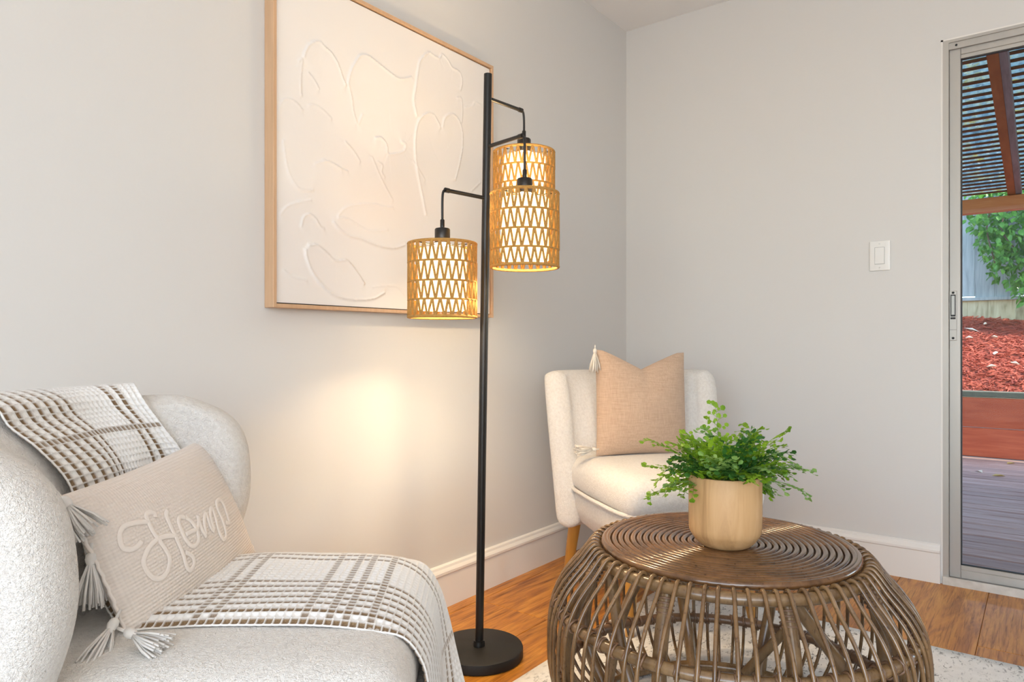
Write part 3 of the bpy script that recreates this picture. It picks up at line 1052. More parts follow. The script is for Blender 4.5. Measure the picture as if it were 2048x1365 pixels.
# ------------------------------------------------------------------ waffle throw on the near chair
def throw():
    PITCH = 0.0118
    NC = 28
    SUB = 6
    half = NC * PITCH / 2
    # profile: ('b', offset, z) on the back, ('s', x, z) on the seat
    prof = [('b', -0.056, 0.56), ('b', -0.054, 0.68), ('b', -0.052, 0.750), ('b', -0.044, 0.790), ('b', -0.022, 0.815), ('b', 0.006, 0.821), ('i', 0.008, 0.806),
            ('i', 0.011, 0.780), ('i', 0.011, 0.745), ('i', 0.010, 0.69), ('i', 0.010, 0.62), ('i', 0.018, 0.545),
            ('s', -0.120, 0.511), ('s', -0.080, 0.509), ('s', -0.01, 0.5125), ('s', 0.08, 0.511), ('s', 0.17, 0.508), ('s', 0.232, 0.500), ('s', 0.272, 0.478), ('s', 0.297, 0.440),
            ('s', 0.306, 0.39), ('s', 0.312, 0.32), ('s', 0.320, 0.24), ('s', 0.330, 0.15), ('s', 0.336, 0.09)]
    cs = np.linspace(-half, half, NC * SUB + 1) + 0.060
    ctrl = []

    def spread(c, z, inside):                             # the cloth fans out towards the wall side going down the back
        f = min(1.0, max(0.0, (0.80 - z) / 0.11)) if inside else 0.0
        return float(c + 0.036 + 0.036 * f + (c + 0.105) * 0.13 * f)
    for p in prof:
        if p[0] == 'b':
            row = [SNEAR.pt(spread(c, p[2], False), p[1], p[2]) for c in cs]
        elif p[0] == 'i':
            row = [SNEAR.pt(spread(c, p[2], True), SNEAR.inner(spread(c, p[2], True), min(p[2], 0.788)) + p[1], p[2]) for c in cs]
        else:
            wv = 0.0
            row = []
            for c in cs:
                e = 0.0
                d = 0.0
                if p[2] > 0.495:                       # slight droop at the near edge over the crown
                    d = -0.010 * max(0, (abs(c - 0.06) - 0.12) / 0.045) ** 2
                hang = max(0.0, (0.44 - p[2]) / 0.35)
                row.append((p[1] + 0.012 * hang * math.sin(c * 26 + 1.0) + (0.045 * hang if c > 0.13 else 0) * (c - 0.13) / 0.09, c * (1.0 - 0.07 * hang), p[2] + d))
        ctrl.append(row)
    G = np.array(ctrl)                                  # K x NCOL x 3
    K = len(prof)
    midc = G[:, G.shape[1] // 2]
    Ls = np.concatenate([[0], np.cumsum(np.linalg.norm(np.diff(midc, axis=0), axis=1))])
    nr = int(Ls[-1] / PITCH)
    tt = np.linspace(0, Ls[-1], nr * SUB + 1)
    # Catmull-Rom through the control rows
    k = np.clip(np.searchsorted(Ls, tt, side='right') - 1, 0, K - 2)
    u = ((tt - Ls[k]) / (Ls[k + 1] - Ls[k]))[:, None, None]
    g = lambda i: G[np.clip(i, 0, K - 1)]
    dl = lambda i: np.clip(i, 0, K - 1)
    h = (Ls[k + 1] - Ls[k])[:, None, None]
    m0 = (g(k + 1) - g(k - 1)) / np.maximum(Ls[dl(k + 1)] - Ls[dl(k - 1)], 1e-6)[:, None, None] * h
    m1 = (g(k + 2) - g(k)) / np.maximum(Ls[dl(k + 2)] - Ls[dl(k)], 1e-6)[:, None, None] * h
    P = (2 * u ** 3 - 3 * u ** 2 + 1) * g(k) + (u ** 3 - 2 * u ** 2 + u) * m0 + (-2 * u ** 3 + 3 * u ** 2) * g(k + 1) + (u ** 3 - u ** 2) * m1
    du = np.gradient(P, axis=0)
    dv = np.gradient(P, axis=1)
    Nn = np.cross(du, dv)
    Nn /= np.linalg.norm(Nn, axis=2, keepdims=True)
    if Nn[:, :, 2].mean() < 0:
        Nn = -Nn
    rr = np.arange(nr * SUB + 1) / SUB
    cc = np.arange(NC * SUB + 1) / SUB
    fu = np.abs(2 * ((rr % 1.0)) - 1)[:, None] * np.ones_like(cc)[None]
    fv = np.abs(2 * ((cc % 1.0)) - 1)[None] * np.ones_like(rr)[:, None]
    ridge = np.maximum(fu, fv)
    rng = np.random.default_rng(3)
    hgt = 0.0048 * ridge ** 2.2
    wob = 0.0014 * np.sin(rr * 0.33)[:, None] * np.sin(cc * 0.21 + 0.5)[None]
    P = P + Nn * (hgt + wob)[..., None]
    ci = np.clip(np.floor(cc).astype(int), 0, NC - 1)
    ri = np.clip(np.floor(rr).astype(int), 0, nr - 1)
    brown_c = np.isin(ci, [0, 2, 4, 6, 8, 10, 12, 22, 24])
    def row_at(L):
        return int(np.argmin(np.abs(tt - L)) / SUB)
    top = Ls[5]
    seat0 = Ls[13]
    rows_b = []
    for L in (top + 0.115, seat0 + 0.050, seat0 + 0.076, seat0 + 0.210, seat0 + 0.239, seat0 + 0.271, seat0 + 0.300, Ls[20] + 0.03):
        rows_b.append(row_at(L))
    brown_r = np.isin(ri, rows_b)
    pit_c = np.clip((0.86 - fu) / 0.10, 0, 1) * np.clip((0.94 - fv) / 0.06, 0, 1)
    pit_r = np.clip((0.92 - fu) / 0.10, 0, 1) * np.clip((0.84 - fv) / 0.10, 0, 1) * 0.85 + 0.75 * np.clip((fu - 0.82) / 0.08, 0, 1) * (np.abs((rr % 1.0) - 0.0)[:, None] > 0.5)
    pat = np.maximum(brown_c[None] * pit_c, brown_r[:, None] * np.clip(pit_r, 0, 1))
    nR, nC = P.shape[:2]
    idx = np.arange(nR * nC).reshape(nR, nC)
    F = np.stack([idx[:-1, :-1], idx[1:, :-1], idx[1:, 1:], idx[:-1, 1:]], -1).reshape(-1, 4)
    me = bpy.data.meshes.new('throw_blanket')
    me.from_pydata(P.reshape(-1, 3).tolist(), [], F.tolist())
    me.materials.append(M['throw'])
    me.polygons.foreach_set('use_smooth', [True] * len(me.polygons))
    at = me.attributes.new('Pattern', 'FLOAT', 'POINT')
    at.data.foreach_set('value', pat.reshape(-1).astype(np.float32))
    o = link('throw_blanket', me, None, NEAR[0], (0, 0, NEAR[1]))
    tag(o, 'cream waffle-weave throw with brown plaid lines draped over the foreground chair', 'throw blanket')
    sd = o.modifiers.new('cloth_thickness', 'SOLIDIFY')
    sd.thickness = 0.0025
    sd.offset = -1
    return o


throw()


# ------------------------------------------------------------------ pillows
def pillow_surf(w, h, th, pinch, chop=0.0, chopw=0.4):
    def S(a, b, side):
        ea, eb = 1 - a * a, 1 - b * b
        x = a * w / 2 * (1 - pinch * eb * abs(a) ** 1.5)
        y = b * h / 2 * (1 - pinch * ea * abs(b) ** 1.5)
        dent = max(0.0, 1 - abs(a) / chopw) if chop else 0
        dent = dent ** 1.15
        if b > -0.2:
            y -= chop * dent * max(0.0, (b + 0.2) / 1.2) ** 1.6
        z = side * th / 2 * (max(0, ea) ** 0.55) * (max(0, eb) ** 0.5) * (1 - 0.35 * dent * max(0, b) ** 0.8 if chop else 1)
        return Vector((x, y, z))
    return S


def pillow(root, mat, S, n=44, seam=None):
    vs, fs = [], []
    g = [math.sin(PI / 2 * (2 * i / n - 1)) for i in range(n + 1)]
    ids = {}
    for side in (1, -1):
        for i in range(n + 1):
            for j in range(n + 1):
                if side == -1 and (i in (0, n) or j in (0, n)):
                    ids[(side, i, j)] = ids[(1, i, j)]
                else:
                    ids[(side, i, j)] = len(vs)
                    vs.append(S(g[i], g[j], side))
    for side in (1, -1):
        for i in range(n):
            for j in range(n):
                q = (ids[(side, i, j)], ids[(side, i + 1, j)], ids[(side, i + 1, j + 1)], ids[(side, i, j + 1)])
                fs.append(q if side > 0 else q[::-1])
    # local frame here: x along the length, y up the face, z out of the face -> stored as (x, -z, y)
    return MB().add([(p.x, -p.z, p.y) for p in vs], fs).build('cover', mat, root)


def tassel(root, mat, p, d, length, spread, seed, strands=26, r=0.0014):
    rg_ = random.Random(seed)
    d = Vector(d).normalized()
    a = d.orthogonal().normalized()
    b_ = d.cross(a)
    p = Vector(p)
    mb = MB()
    mb.tube([p - d * 0.012, p + d * 0.002], 0.0022, 8)
    head = [p + d * q for q in (0.0, 0.004, 0.010, 0.015, 0.018, 0.022)]
    mb.tube(head, [0.002, 0.0062, 0.0075, 0.0062, 0.0050, 0.0060], 12)
    for k in range(strands):
        ang = 2 * PI * rg_.random()
        q = math.sqrt(rg_.random())
        o = (a * math.cos(ang) + b_ * math.sin(ang)) * q
        L = length * (0.9 + 0.15 * rg_.random())
        pts = [p + d * 0.017 + o * 0.004, p + d * (0.017 + 0.3 * (L - 0.017)) + o * spread * 0.5,
               p + d * (0.017 + 0.65 * (L - 0.017)) + o * spread * 0.85, p + d * L + o * spread * (0.95 + 0.15 * rg_.random())]
        mb.tube(pts, [r * 0.9, r, r, r * 0.9], 5)
    return mb.build('tassel', mat, root)


def frame_matrix(c, yaw, tilt, roll):
    fx = Vector((math.cos(yaw), math.sin(yaw), 0))
    u = Vector((-math.sin(yaw), math.cos(yaw), 0))
    v = Vector((0, 0, 1)) * math.cos(tilt) - fx * math.sin(tilt)
    nn = fx * math.cos(tilt) + Vector((0, 0, 1)) * math.sin(tilt)
    cs_, sn = math.cos(roll), math.sin(roll)
    U, V = u * cs_ + v * sn, v * cs_ - u * sn
    m = Matrix((U, -nn, V)).transposed().to_4x4()       # local x=length, -y=face, z=up
    m.translation = c
    return m


# --- 'Home' lumbar pillow
HW, HH, HT = 0.430, 0.252, 0.105
hp = thing('lumbar_pillow', 'cream tasselled lumbar pillow lettered Home leaning on the throw', 'pillow')
hp.matrix_world = frame_matrix(Vector((0.476, -2.476, 0.588)), 0.621, 0.399, 0.055)
SHome = pillow_surf(HW, HH, HT, 0.05)
pillow(hp, M['cream_linen'], SHome)
STROKES = [
    [(-0.741, 0.165), (-0.777, 0.136), (-0.839, 0.132), (-0.886, 0.196), (-0.882, 0.297), (-0.854, 0.387), (-0.803, 0.437), (-0.732, 0.422), (-0.659, 0.382), (-0.609, 0.348)],
    [(-0.524, 0.352), (-0.512, 0.407), (-0.544, 0.447), (-0.59, 0.434), (-0.604, 0.36), (-0.612, 0.245), (-0.608, 0.133), (-0.594, 0.026), (-0.579, -0.082), (-0.571, -0.207), (-0.599, -0.3), (-0.657, -0.373), (-0.724, -0.379), (-0.777, -0.306), (-0.802, -0.185), (-0.795, -0.074), (-0.732, 0.024), (-0.649, 0.076), (-0.556, 0.075), (-0.46, 0.024), (-0.43, -0.002)],
    [(-0.377, 0.355), (-0.415, 0.31), (-0.43, 0.173), (-0.432, 0.019), (-0.43, -0.126), (-0.425, -0.263), (-0.428, -0.395), (-0.422, -0.481), (-0.391, -0.532), (-0.337, -0.492), (-0.326, -0.404), (-0.356, -0.324), (-0.396, -0.269)],
    [(-0.234, 0.149), (-0.29, 0.193), (-0.327, 0.153), (-0.341, 0.055), (-0.343, -0.09), (-0.314, -0.222), (-0.258, -0.27), (-0.19, -0.228), (-0.168, -0.11), (-0.188, 0.051), (-0.234, 0.149)],
    [(-0.321, -0.061), (-0.249, -0.067), (-0.166, -0.079), (-0.104, -0.013), (-0.079, 0.085)],
    [(-0.079, 0.085), (-0.094, -0.018), (-0.1, -0.135), (-0.077, -0.269)],
    [(-0.07, -0.239), (-0.043, -0.099), (-0.003, -0.008), (0.04, 0.038), (0.042, -0.053), (0.033, -0.183), (0.064, -0.262)],
    [(0.066, -0.257), (0.079, -0.106), (0.11, 0.004), (0.165, 0.058), (0.172, -0.037), (0.142, -0.24), (0.147, -0.369), (0.181, -0.462), (0.237, -0.453), (0.264, -0.34), (0.267, -0.165), (0.261, -0.022), (0.29, 0.082), (0.364, 0.101), (0.41, 0.027), (0.405, -0.127), (0.392, -0.24), (0.384, -0.301), (0.311, -0.27)]]
LSX, LSY = 0.418 / HW, 0.228 / HH
for st in STROKES:
    mb = MB()
    pts, nrm = [], []
    for p in catmull([(a, c, 0) for a, c in st], 5):
        a, c = p.x * LSX, p.y * LSY
        q = SHome(a, c, 1)
        e = 0.01
        du_ = SHome(a + e, c, 1) - SHome(a - e, c, 1)
        dv_ = SHome(a, c + e, 1) - SHome(a, c - e, 1)
        nn = du_.cross(dv_).normalized()
        q = q + nn * 0.0008
        pts.append((q.x, -q.z, q.y))
        nrm.append((nn.x, -nn.z, nn.y))
    mb.tube(pts, 0.0042, 10, flat=nrm)
    mb.build('letter_cord', M['cord'], hp)
for sd in (-1, 1):                                    # braided cord along both short edges
    pts = []
    for i in range(41):
        q = SHome(sd * 0.999, -1 + 2 * i / 40, 1)
        pts.append((q.x + sd * 0.0012, 0.0012 * math.sin(i * 2.1), q.y))
    MB().tube(pts, 0.0026, 6).build('edge_cord', M['cord'], hp)


def hp_tassel(a, b, dw, L, spread, seed, lift=(0, 0, 0)):
    q = SHome(a, b, 1)
    inv = hp.matrix_world.to_3x3().transposed()
    tassel(hp, M['tassel_white'], Vector((q.x, 0.0, q.y)) + inv @ Vector(lift), inv @ Vector(dw), L, spread, seed, 44, 0.0016)


hp_tassel(-1, 0.98, (0.47, 0.30, -0.55), 0.066, 0.022, 1)
hp_tassel(-1, 0.30, (0.02, -0.05, -1), 0.074, 0.022, 2)
hp_tassel(-1, -0.55, (0.42, -0.62, -0.62), 0.074, 0.023, 3, (0.010, -0.012, 0.012))
hp_tassel(-1, -0.99, (0.62, 0.22, -0.12), 0.066, 0.021, 4, (0.026, -0.026, 0.056))
hp_tassel(1, 0.72, (0.10, 0.10, -1), 0.05, 0.010, 5)

# --- tan square pillow on the far chair
FWI, FHI, FTI = 0.372, 0.385, 0.150
fp = thing('throw_pillow', 'square tan linen pillow with a dented top and cream corner tassels on the far chair', 'pillow')
fp.matrix_world = frame_matrix(Vector((0.452, -0.728, 0.683)), R(-34), 0.10, -0.034)
SFar = pillow_surf(FWI, FHI, FTI, 0.035, 0.062, 0.85)
pillow(fp, M['tan_linen'], SFar)
inv = fp.matrix_world.to_3x3().transposed()
for (a, b, dw, sd) in ((-1, 1, (-0.02, -0.02, -1), 11), (-1, -1, (-0.33, -0.80, 0.02), 12)):
    q = SFar(a, b, 1)
    tassel(fp, M['tassel'], (q.x + a * 0.010, -0.022, q.y + (0.002 if b > 0 else 0.026)), inv @ Vector(dw), 0.085, 0.021, sd, 40, 0.0015)

# ------------------------------------------------------------------ rattan drum table
TC = Vector((1.055, -1.495, 0))
tb = thing('coffee_table', 'round brown rattan drum coffee table with a coiled cane top', 'table', (TC.x, TC.y, 0.008))
ZT = 0.442                                            # table-top height above the rug
nring = 19
MB().lathe([(0.0, 0.0), (0.272, 0.0), (0.272, 0.006), (0.0, 0.006)], 72, (0, 0, ZT - 0.016)).build('top_board', M['bark'], tb, sharp=40)
for i in range(nring):
    rad = 0.0075 + i * 0.01445
    MB().ring(rad, 0.0069, (0, 0, ZT - 0.0075), 96 if i > 4 else 36, 8).build('coil', M['rattan_top'], tb)
MB().ring(0.2752, 0.0085, (0, 0, ZT - 0.010), 110, 10).build('top_rim', M['rattan_top'], tb)
ZH = ZT - 0.0285
MB().ring(0.2985, 0.0125, (0, 0, ZH), 110, 12).build('upper_hoop', M['pole'], tb)
MB().ring(0.3825, 0.0120, (0, 0, 0.297), 110, 12).build('middle_hoop', M['pole'], tb)
MB().ring(0.3800, 0.0120, (0, 0, 0.115), 110, 12).build('lower_hoop', M['bark'], tb)
MB().ring(0.3060, 0.0125, (0, 0, 0.0135), 110, 12).build('foot_hoop', M['pole'], tb)
RIBP = [(0.284, ZH - 0.012), (0.284, ZH + 0.004), (0.291, ZH + 0.015), (0.302, ZH + 0.0165), (0.313, ZH + 0.006), (0.333, 0.393), (0.356, 0.367), (0.3775, 0.338), (0.3965, 0.297), (0.404, 0.255),
        (0.406, 0.208), (0.404, 0.160), (0.3955, 0.115), (0.381, 0.080), (0.360, 0.050), (0.330, 0.025), (0.302, 0.014)]
ribc = catmull([(r, 0, z) for r, z in RIBP], 3)
NR = 72
front = math.atan2(-3.060 - TC.y, 1.637 - TC.x)
ribs = []
for v_ in range(6):
    rr = random.Random(v_)
    ph = rr.random() * 6
    amp = 0.0005 + 0.001 * rr.random()
    tw = (rr.random() - 0.5) * 0.03
    pts = []
    for i, p in enumerate(ribc):
        t_ = i / len(ribc)
        a = tw * math.sin(PI * t_) + amp * math.sin(ph + 9 * t_) / 0.4 * 0.4
        pts.append((p.x * math.cos(a), p.x * math.sin(a), p.z))
    rad = [0.0041 * (1 + 0.10 * math.sin(ph + i * 1.7) ** 8) for i in range(len(pts))]
    ribs.append(MB().tube(pts, rad, 7).mesh('rib', M['rattan']))
rr = random.Random(5)
bindm = MB().tube([(0.0135 * math.cos(2 * PI * i / 12), (i / 12 - 0.5) * 0.004 + (0.002 if i % 2 else 0), 0.0135 * math.sin(2 * PI * i / 12)) for i in range(12)], 0.0027, 5, closed=True)
bindm.tube([(0.0140 * math.cos(2 * PI * i / 12), 0.006 * math.sin(2 * PI * i / 12 + 0.6), 0.0140 * math.sin(2 * PI * i / 12)) for i in range(12)], 0.0024, 5, closed=True)
bm_ = bindm.mesh('binding', M['bark'])
for i in range(NR):
    a = front + 2 * PI * (i + 0.5) / NR + 0.012 * (rr.random() - 0.5)
    link('rib', ribs[rr.randrange(6)], tb, None, (0, 0, a))
    for rad, z in ((0.3825, 0.297), (0.3800, 0.115)):
        link('binding', bm_, tb, (rad * math.cos(a), rad * math.sin(a), z), (0, 0, a))
for i in range(8):                                    # stout bamboo posts inside the ribs, in leaning pairs
    a = front + 2 * PI * (i + 0.5) / 8
    sgn = 1 if i % 2 else -1
    a2 = a + sgn * 0.10
    pts = catmull([(0.286 * math.cos(a), 0.286 * math.sin(a), ZH - 0.004), (0.345 * math.cos(a + sgn * 0.04), 0.345 * math.sin(a + sgn * 0.04), 0.30),
                   (0.368 * math.cos(a + sgn * 0.07), 0.368 * math.sin(a + sgn * 0.07), 0.18), (0.345 * math.cos(a2), 0.345 * math.sin(a2), 0.09), (0.300 * math.cos(a2), 0.300 * math.sin(a2), 0.012)], 5)
    po = MB().tube(pts, 0.0145, 12).build('post', M['pole'], tb, sharp=50)
    w = MB()
    for q in range(5):
        c = pts[0].lerp(pts[5], 0.10 + 0.075 * q)
        d = (pts[5] - pts[0]).normalized()
        e1 = d.orthogonal().normalized()
        e2 = d.cross(e1)
        w.tube([c + (e1 * math.cos(2 * PI * k / 14) + e2 * math.sin(2 * PI * k / 14)) * 0.0155 for k in range(14)], 0.0022, 5, closed=True)
    w.build('post_lashing', M['bark'], po)
for i in range(4):                                    # slanting inner braces
    a = front + 2 * PI * i / 4 + 0.45
    a2 = a + 0.95
    pts = [(0.275 * math.cos(a), 0.275 * math.sin(a), ZH - 0.006), (0.31 * math.cos((a + a2) / 2), 0.31 * math.sin((a + a2) / 2), 0.21), (0.290 * math.cos(a2), 0.290 * math.sin(a2), 0.014)]
    MB().tube(catmull(pts, 5), 0.0125, 12).build('brace', M['pole'], tb, sharp=50)

# ------------------------------------------------------------------ potted fern
PC = Vector((1.067, -1.531, 0.4505))
pf = thing('potted_fern', 'green maidenhair fern in a pale turned wood pot on the rattan table', 'plant', PC)
PR, PH = 0.0795, 0.157
MB().lathe([(0.0, 0.0), (0.050, 0.0), (0.056, 0.003), (0.067, 0.014), (0.0750, 0.0265), (0.0778, 0.032), (0.079, 0.042), (PR, 0.065), (PR, PH - 0.004), (PR - 0.002, PH), (PR - 0.009, PH), (PR - 0.011, PH - 0.004), (PR - 0.012, PH - 0.03), (0.0, PH - 0.03)], 64).build('pot', M['pot'], pf, sharp=60)
MB().lathe([(0.0, 0.004), (0.03, 0.006), (0.06, 0.003), (PR - 0.0125, 0.0)], 32, (0, 0, PH - 0.022)).build('soil', M['soil'], pf)


def frond(az, el, L, curl, seed, mat):
    rg_ = random.Random(seed)
    d = Vector((math.cos(az), math.sin(az), 0))
    side = Vector((-math.sin(az), math.cos(az), 0))
    base = d * (0.012 + 0.030 * rg_.random()) + side * (0.03 * (rg_.random() - 0.5)) + Vector((0, 0, PH - 0.02))
    pts = []
    p = base.copy()
    e = el
    steps = 16
    for i in range(steps + 1):
        pts.append(p.copy())
        p = p + (d * math.cos(e) + Vector((0, 0, 1)) * math.sin(e)) * (L / steps)
        e -= curl / steps * (0.5 + i / steps)
    mb = MB()
    mb.tube(pts, [0.0011 * (1 - 0.6 * i / steps) for i in range(steps + 1)], 4)

    def leaflet(q, ax, nrm, s_):
        ax = ax.normalized()
        sd = ax.cross(nrm).normalized()
        n2 = sd.cross(ax).normalized()
        k = 0.12 * s_
        vs = [q, q + ax * s_ * 0.45 + sd * s_ * 0.48 + n2 * k, q + ax * s_ * 0.92 + sd * s_ * 0.34 + n2 * k * 0.7, q + ax * s_ * 1.02 - n2 * k * 0.2,
              q + ax * s_ * 0.92 - sd * s_ * 0.34 + n2 * k * 0.7, q + ax * s_ * 0.45 - sd * s_ * 0.48 + n2 * k]
        mb.add(vs, [(0, 1, 2, 3), (0, 3, 4, 5)])
    sg = 1
    for i in range(4, steps + 1):
        t = (pts[min(i + 1, steps)] - pts[i - 1]).normalized()
        up = side.cross(t).normalized()
        bl = 0.050 * (1 - 0.70 * (i / steps)) * (0.7 + 0.6 * rg_.random()) * (L / 0.15)
        bd = (t * (0.6 + 0.3 * rg_.random()) + side * sg * 0.9 + up * (0.9 * (rg_.random() - 0.45))).normalized()
        q = pts[i].copy()
        mid_ = q + bd * bl * 0.5 + up * bl * 0.06
        end = q + bd * bl - Vector((0, 0, bl * 0.20))
        mb.tube([q, mid_, end], 0.00055, 3, cap=False)
        m_ = max(2, int(bl / 0.0072))
        for k in range(1, m_ + 1):
            f_ = k / m_
            c = q.lerp(mid_, f_ * 2) if f_ < 0.5 else mid_.lerp(end, f_ * 2 - 1)
            ls = (0.0080 + 0.0050 * rg_.random()) * (1.15 if k == m_ else 1)
            rv = Vector((rg_.random() - 0.5, rg_.random() - 0.5, rg_.random() - 0.5)) * 1.3
            s2 = 0 if k == m_ else (1 if (k + i) % 2 else -1)
            ax = bd * 0.55 + (up.cross(bd)) * s2 * 0.9 + rv * 0.35
            leaflet(c, ax, (up + rv).normalized(), ls)
        leaflet(q, (t + side * -sg * 0.9 + up * 0.4), up, 0.009)
        sg = -sg
    leaflet(pts[-1], t, up, 0.014)
    return mb.build('frond', mat, pf, False)


rg_ = random.Random(21)
view = math.atan2(-3.060 - PC.y, 1.637 - PC.x)         # towards the room
fid = 0
for ring_, (cnt, e0, e1, l0, l1, cu) in enumerate(((13, 72, 90, 0.09, 0.140, 0.8), (19, 50, 72, 0.10, 0.150, 1.0), (24, 30, 52, 0.10, 0.148, 1.1), (17, 10, 30, 0.085, 0.125, 1.0))):
    for i in range(cnt):
        az = 2 * PI * (i + rg_.random() * 0.7) / cnt + ring_
        mat = M[('fern', 'fern', 'fern_pale', 'fern_dark')[rg_.randrange(4)]]
        el, LL = R(e0 + (e1 - e0) * rg_.random()), l0 + (l1 - l0) * rg_.random()
        fr = math.cos(az - view)
        if fr > 0.35 and ring_ > 1:                     # the side towards the room keeps the pot's rim clear
            el, LL = max(el, R(50)), LL * 0.78
        frond(az, el, LL, cu * (0.7 + 0.6 * rg_.random()), 100 + fid, mat)
        fid += 1
# the long sprays that reach out left, right and up
rt = math.atan2(RI.y, RI.x)
for az, el, L, cu, mt in ((rt + PI + 0.10, 22, 0.175, 0.35, 'fern'), (rt - 0.05, 26, 0.175, 0.75, 'fern_pale'), (rt + PI - 0.25, 42, 0.175, 0.5, 'fern'), (rt + 0.3, 38, 0.155, 0.9, 'fern'),
                          (rt - 0.3, 62, 0.165, 0.6, 'fern'), (rt + PI / 2, 84, 0.170, 0.3, 'fern'), (rt - 0.35, 16, 0.160, 0.9, 'fern_pale'), (rt + PI + 0.35, 4, 0.150, 0.4, 'fern')):
    frond(az, R(el), L, cu, 300 + fid, M[mt])
    fid += 1

# ------------------------------------------------------------------ outdoors: patio, retaining wall, mulch, fence, vine, patio cover
struct(MB().bbox((-8, 0.12, -0.40), (10, 12, -0.30)).build('ground', M['ground'], smooth=False))
DZ = -0.06
deck = struct(MB().bbox((-3.0, 0.14, -0.28), (6.5, 4.02, DZ - 0.03)).build('patio_deck', M['ground'], smooth=False))
dw = 0.138
hx = 4.75
dm = MB().cham((-hx, -dw / 2 + 0.005, -0.028), (hx, dw / 2 - 0.005, 0.0), 0.005).mesh('deck_board', M['deck'], False)
for i in range(28):
    link('deck_board', dm, deck, (1.75, 0.16 + dw * (i + 0.5), DZ + random.uniform(-0.0015, 0.0015)))

YW = 4.06
rw = thing('retaining_wall', 'low red stained timber retaining wall at the edge of the deck', 'retaining wall', (1.5, YW, DZ))
for z0, z1 in ((0.0, 0.247), (0.252, 0.505)):
    MB().cham((-4.5, 0, z0), (5.0, 0.045, z1), 0.005).build('board', M['redwood'], rw, False)
MB().cham((-4.5, -0.004, 0.508), (5.0, 0.09, 0.560), 0.006).build('cap_board', M['mosscap'], rw, False)

YF = 6.72
mz = lambda x, y: 0.47 + (y - 4.15) * 0.285 + 0.03 * math.sin(x * 3 + y) + 0.02 * math.sin(y * 7 + x * 5)
vs, fs = [], []
for j in range(31):
    for i in range(41):
        x, y = -3 + 9.5 * i / 40, 4.15 + (YF + 0.05 - 4.15) * j / 30
        vs.append((x, y, mz(x, y)))
for j in range(30):
    for i in range(40):
        a = j * 41 + i
        fs.append((a, a + 1, a + 42, a + 41))
bed = struct(MB().add(vs, fs).build('ground_mulch_bed', M['mulch']))
rg_ = random.Random(4)
cb, pb = MB(), MB()
for k in range(16000):
    x, y = rg_.uniform(-0.2, 4.6), rg_.uniform(4.17, YF - 0.02)
    L, W_ = rg_.uniform(0.02, 0.075), rg_.uniform(0.006, 0.016)
    m = Matrix.Rotation(rg_.uniform(0, 2 * PI), 3, 'Z') @ Matrix.Rotation(rg_.uniform(-0.5, 0.5), 3, 'Y') @ Matrix.Rotation(rg_.uniform(-0.8, 0.8), 3, 'X')
    cb.box((x, y, mz(x, y) + rg_.uniform(0.004, 0.025)), (L, W_, 0.004), m)
o = cb.build('wood_chip_mulch', M['chip'], None, False)
o['kind'] = 'stuff'
tag(o, 'loose red wood chips covering the sloping bed behind the retaining wall', 'mulch')
for k in range(90):
    x, y = rg_.uniform(0.3, 4.0), rg_.uniform(4.3, YF - 0.1)
    m = Matrix.Rotation(rg_.uniform(0, 2 * PI), 3, 'Z') @ Matrix.Rotation(rg_.uniform(-0.3, 0.3), 3, 'Y')
    L = rg_.uniform(0.03, 0.085)
    pb.add([m @ Vector(p) + Vector((x, y, mz(x, y) + 0.035)) for p in ((-L, 0, 0), (-L * 0.3, L * 0.45, 0.01), (L * 0.6, L * 0.3, 0.006), (L, 0, 0), (L * 0.2, -L * 0.4, 0.008), (0, 0, 0.022), (0, 0, -0.006))],
           [(0, 5, 1), (1, 5, 2), (2, 5, 3), (3, 5, 4), (4, 5, 0), (0, 1, 6), (1, 2, 6), (2, 3, 6), (3, 4, 6), (4, 0, 6)])
o = pb.build('fallen_leaves', M['palechip'], None, False)
o['kind'] = 'stuff'
tag(o, 'pale dry leaves scattered over the red mulch bed', 'leaves')
for k, (x, y, a, mk) in enumerate(((1.37, 3.10, 0.4, 'dryleaf'), (1.25, 3.22, 2.0, 'palechip'), (1.42, 3.80, 1.0, 'dryleaf'))):
    m = Matrix.Rotation(a, 3, 'Z')
    L = 0.045
    o = MB().add([m @ Vector(p) for p in ((-L, 0, 0.002), (-L * 0.3, L * 0.4, 0.012), (L * 0.6, L * 0.3, 0.010), (L, 0, 0.003), (L * 0.2, -L * 0.4, 0.014), (0, 0, 0.004), (0, 0, 0.001))],
                 [(0, 5, 1), (1, 5, 2), (2, 5, 3), (3, 5, 4), (4, 5, 0), (0, 1, 6), (1, 2, 6), (2, 3, 6), (3, 4, 6), (4, 0, 6)]).build('fallen_leaf', M[mk], None, False, (x, y, DZ))
    tag(o, ('yellow-brown dry leaf lying on the deck nearest the glass door', 'pale dry leaf lying on the deck beside the yellow one', 'brown dry leaf lying on the deck by the retaining wall')[k], 'leaf', 'dry leaves on the deck')

fc = thing('garden_fence', 'weathered grey board fence with a mossy kick board behind the mulch bed', 'fence', (1.5, YF, 1.0))
bw = 0.19
fm = MB().cham((-bw / 2 + 0.0002, 0, 0.44), (bw / 2 - 0.0002, 0.02, 2.0), 0.003).mesh('board', M['fence'], False)
km = MB().cham((-bw * 0.6 + 0.0003, 0.01, -0.1), (bw * 0.6 - 0.0003, 0.03, 0.42), 0.003).mesh('kick_board', M['kick'], False)
for i in range(38):
    link('board', fm, fc, (-2.32 + bw * i, random.uniform(-0.004, 0.004), random.uniform(-0.03, 0.03)))
for i in range(32):
    link('kick_board', km, fc, (-2.3 + bw * 1.2 * i, random.uniform(-0.004, 0.004), 0))
MB().cham((-2.5, -0.035, 0.41), (4.9, 0.03, 0.45), 0.004).build('rail', M['fence'], fc, False)

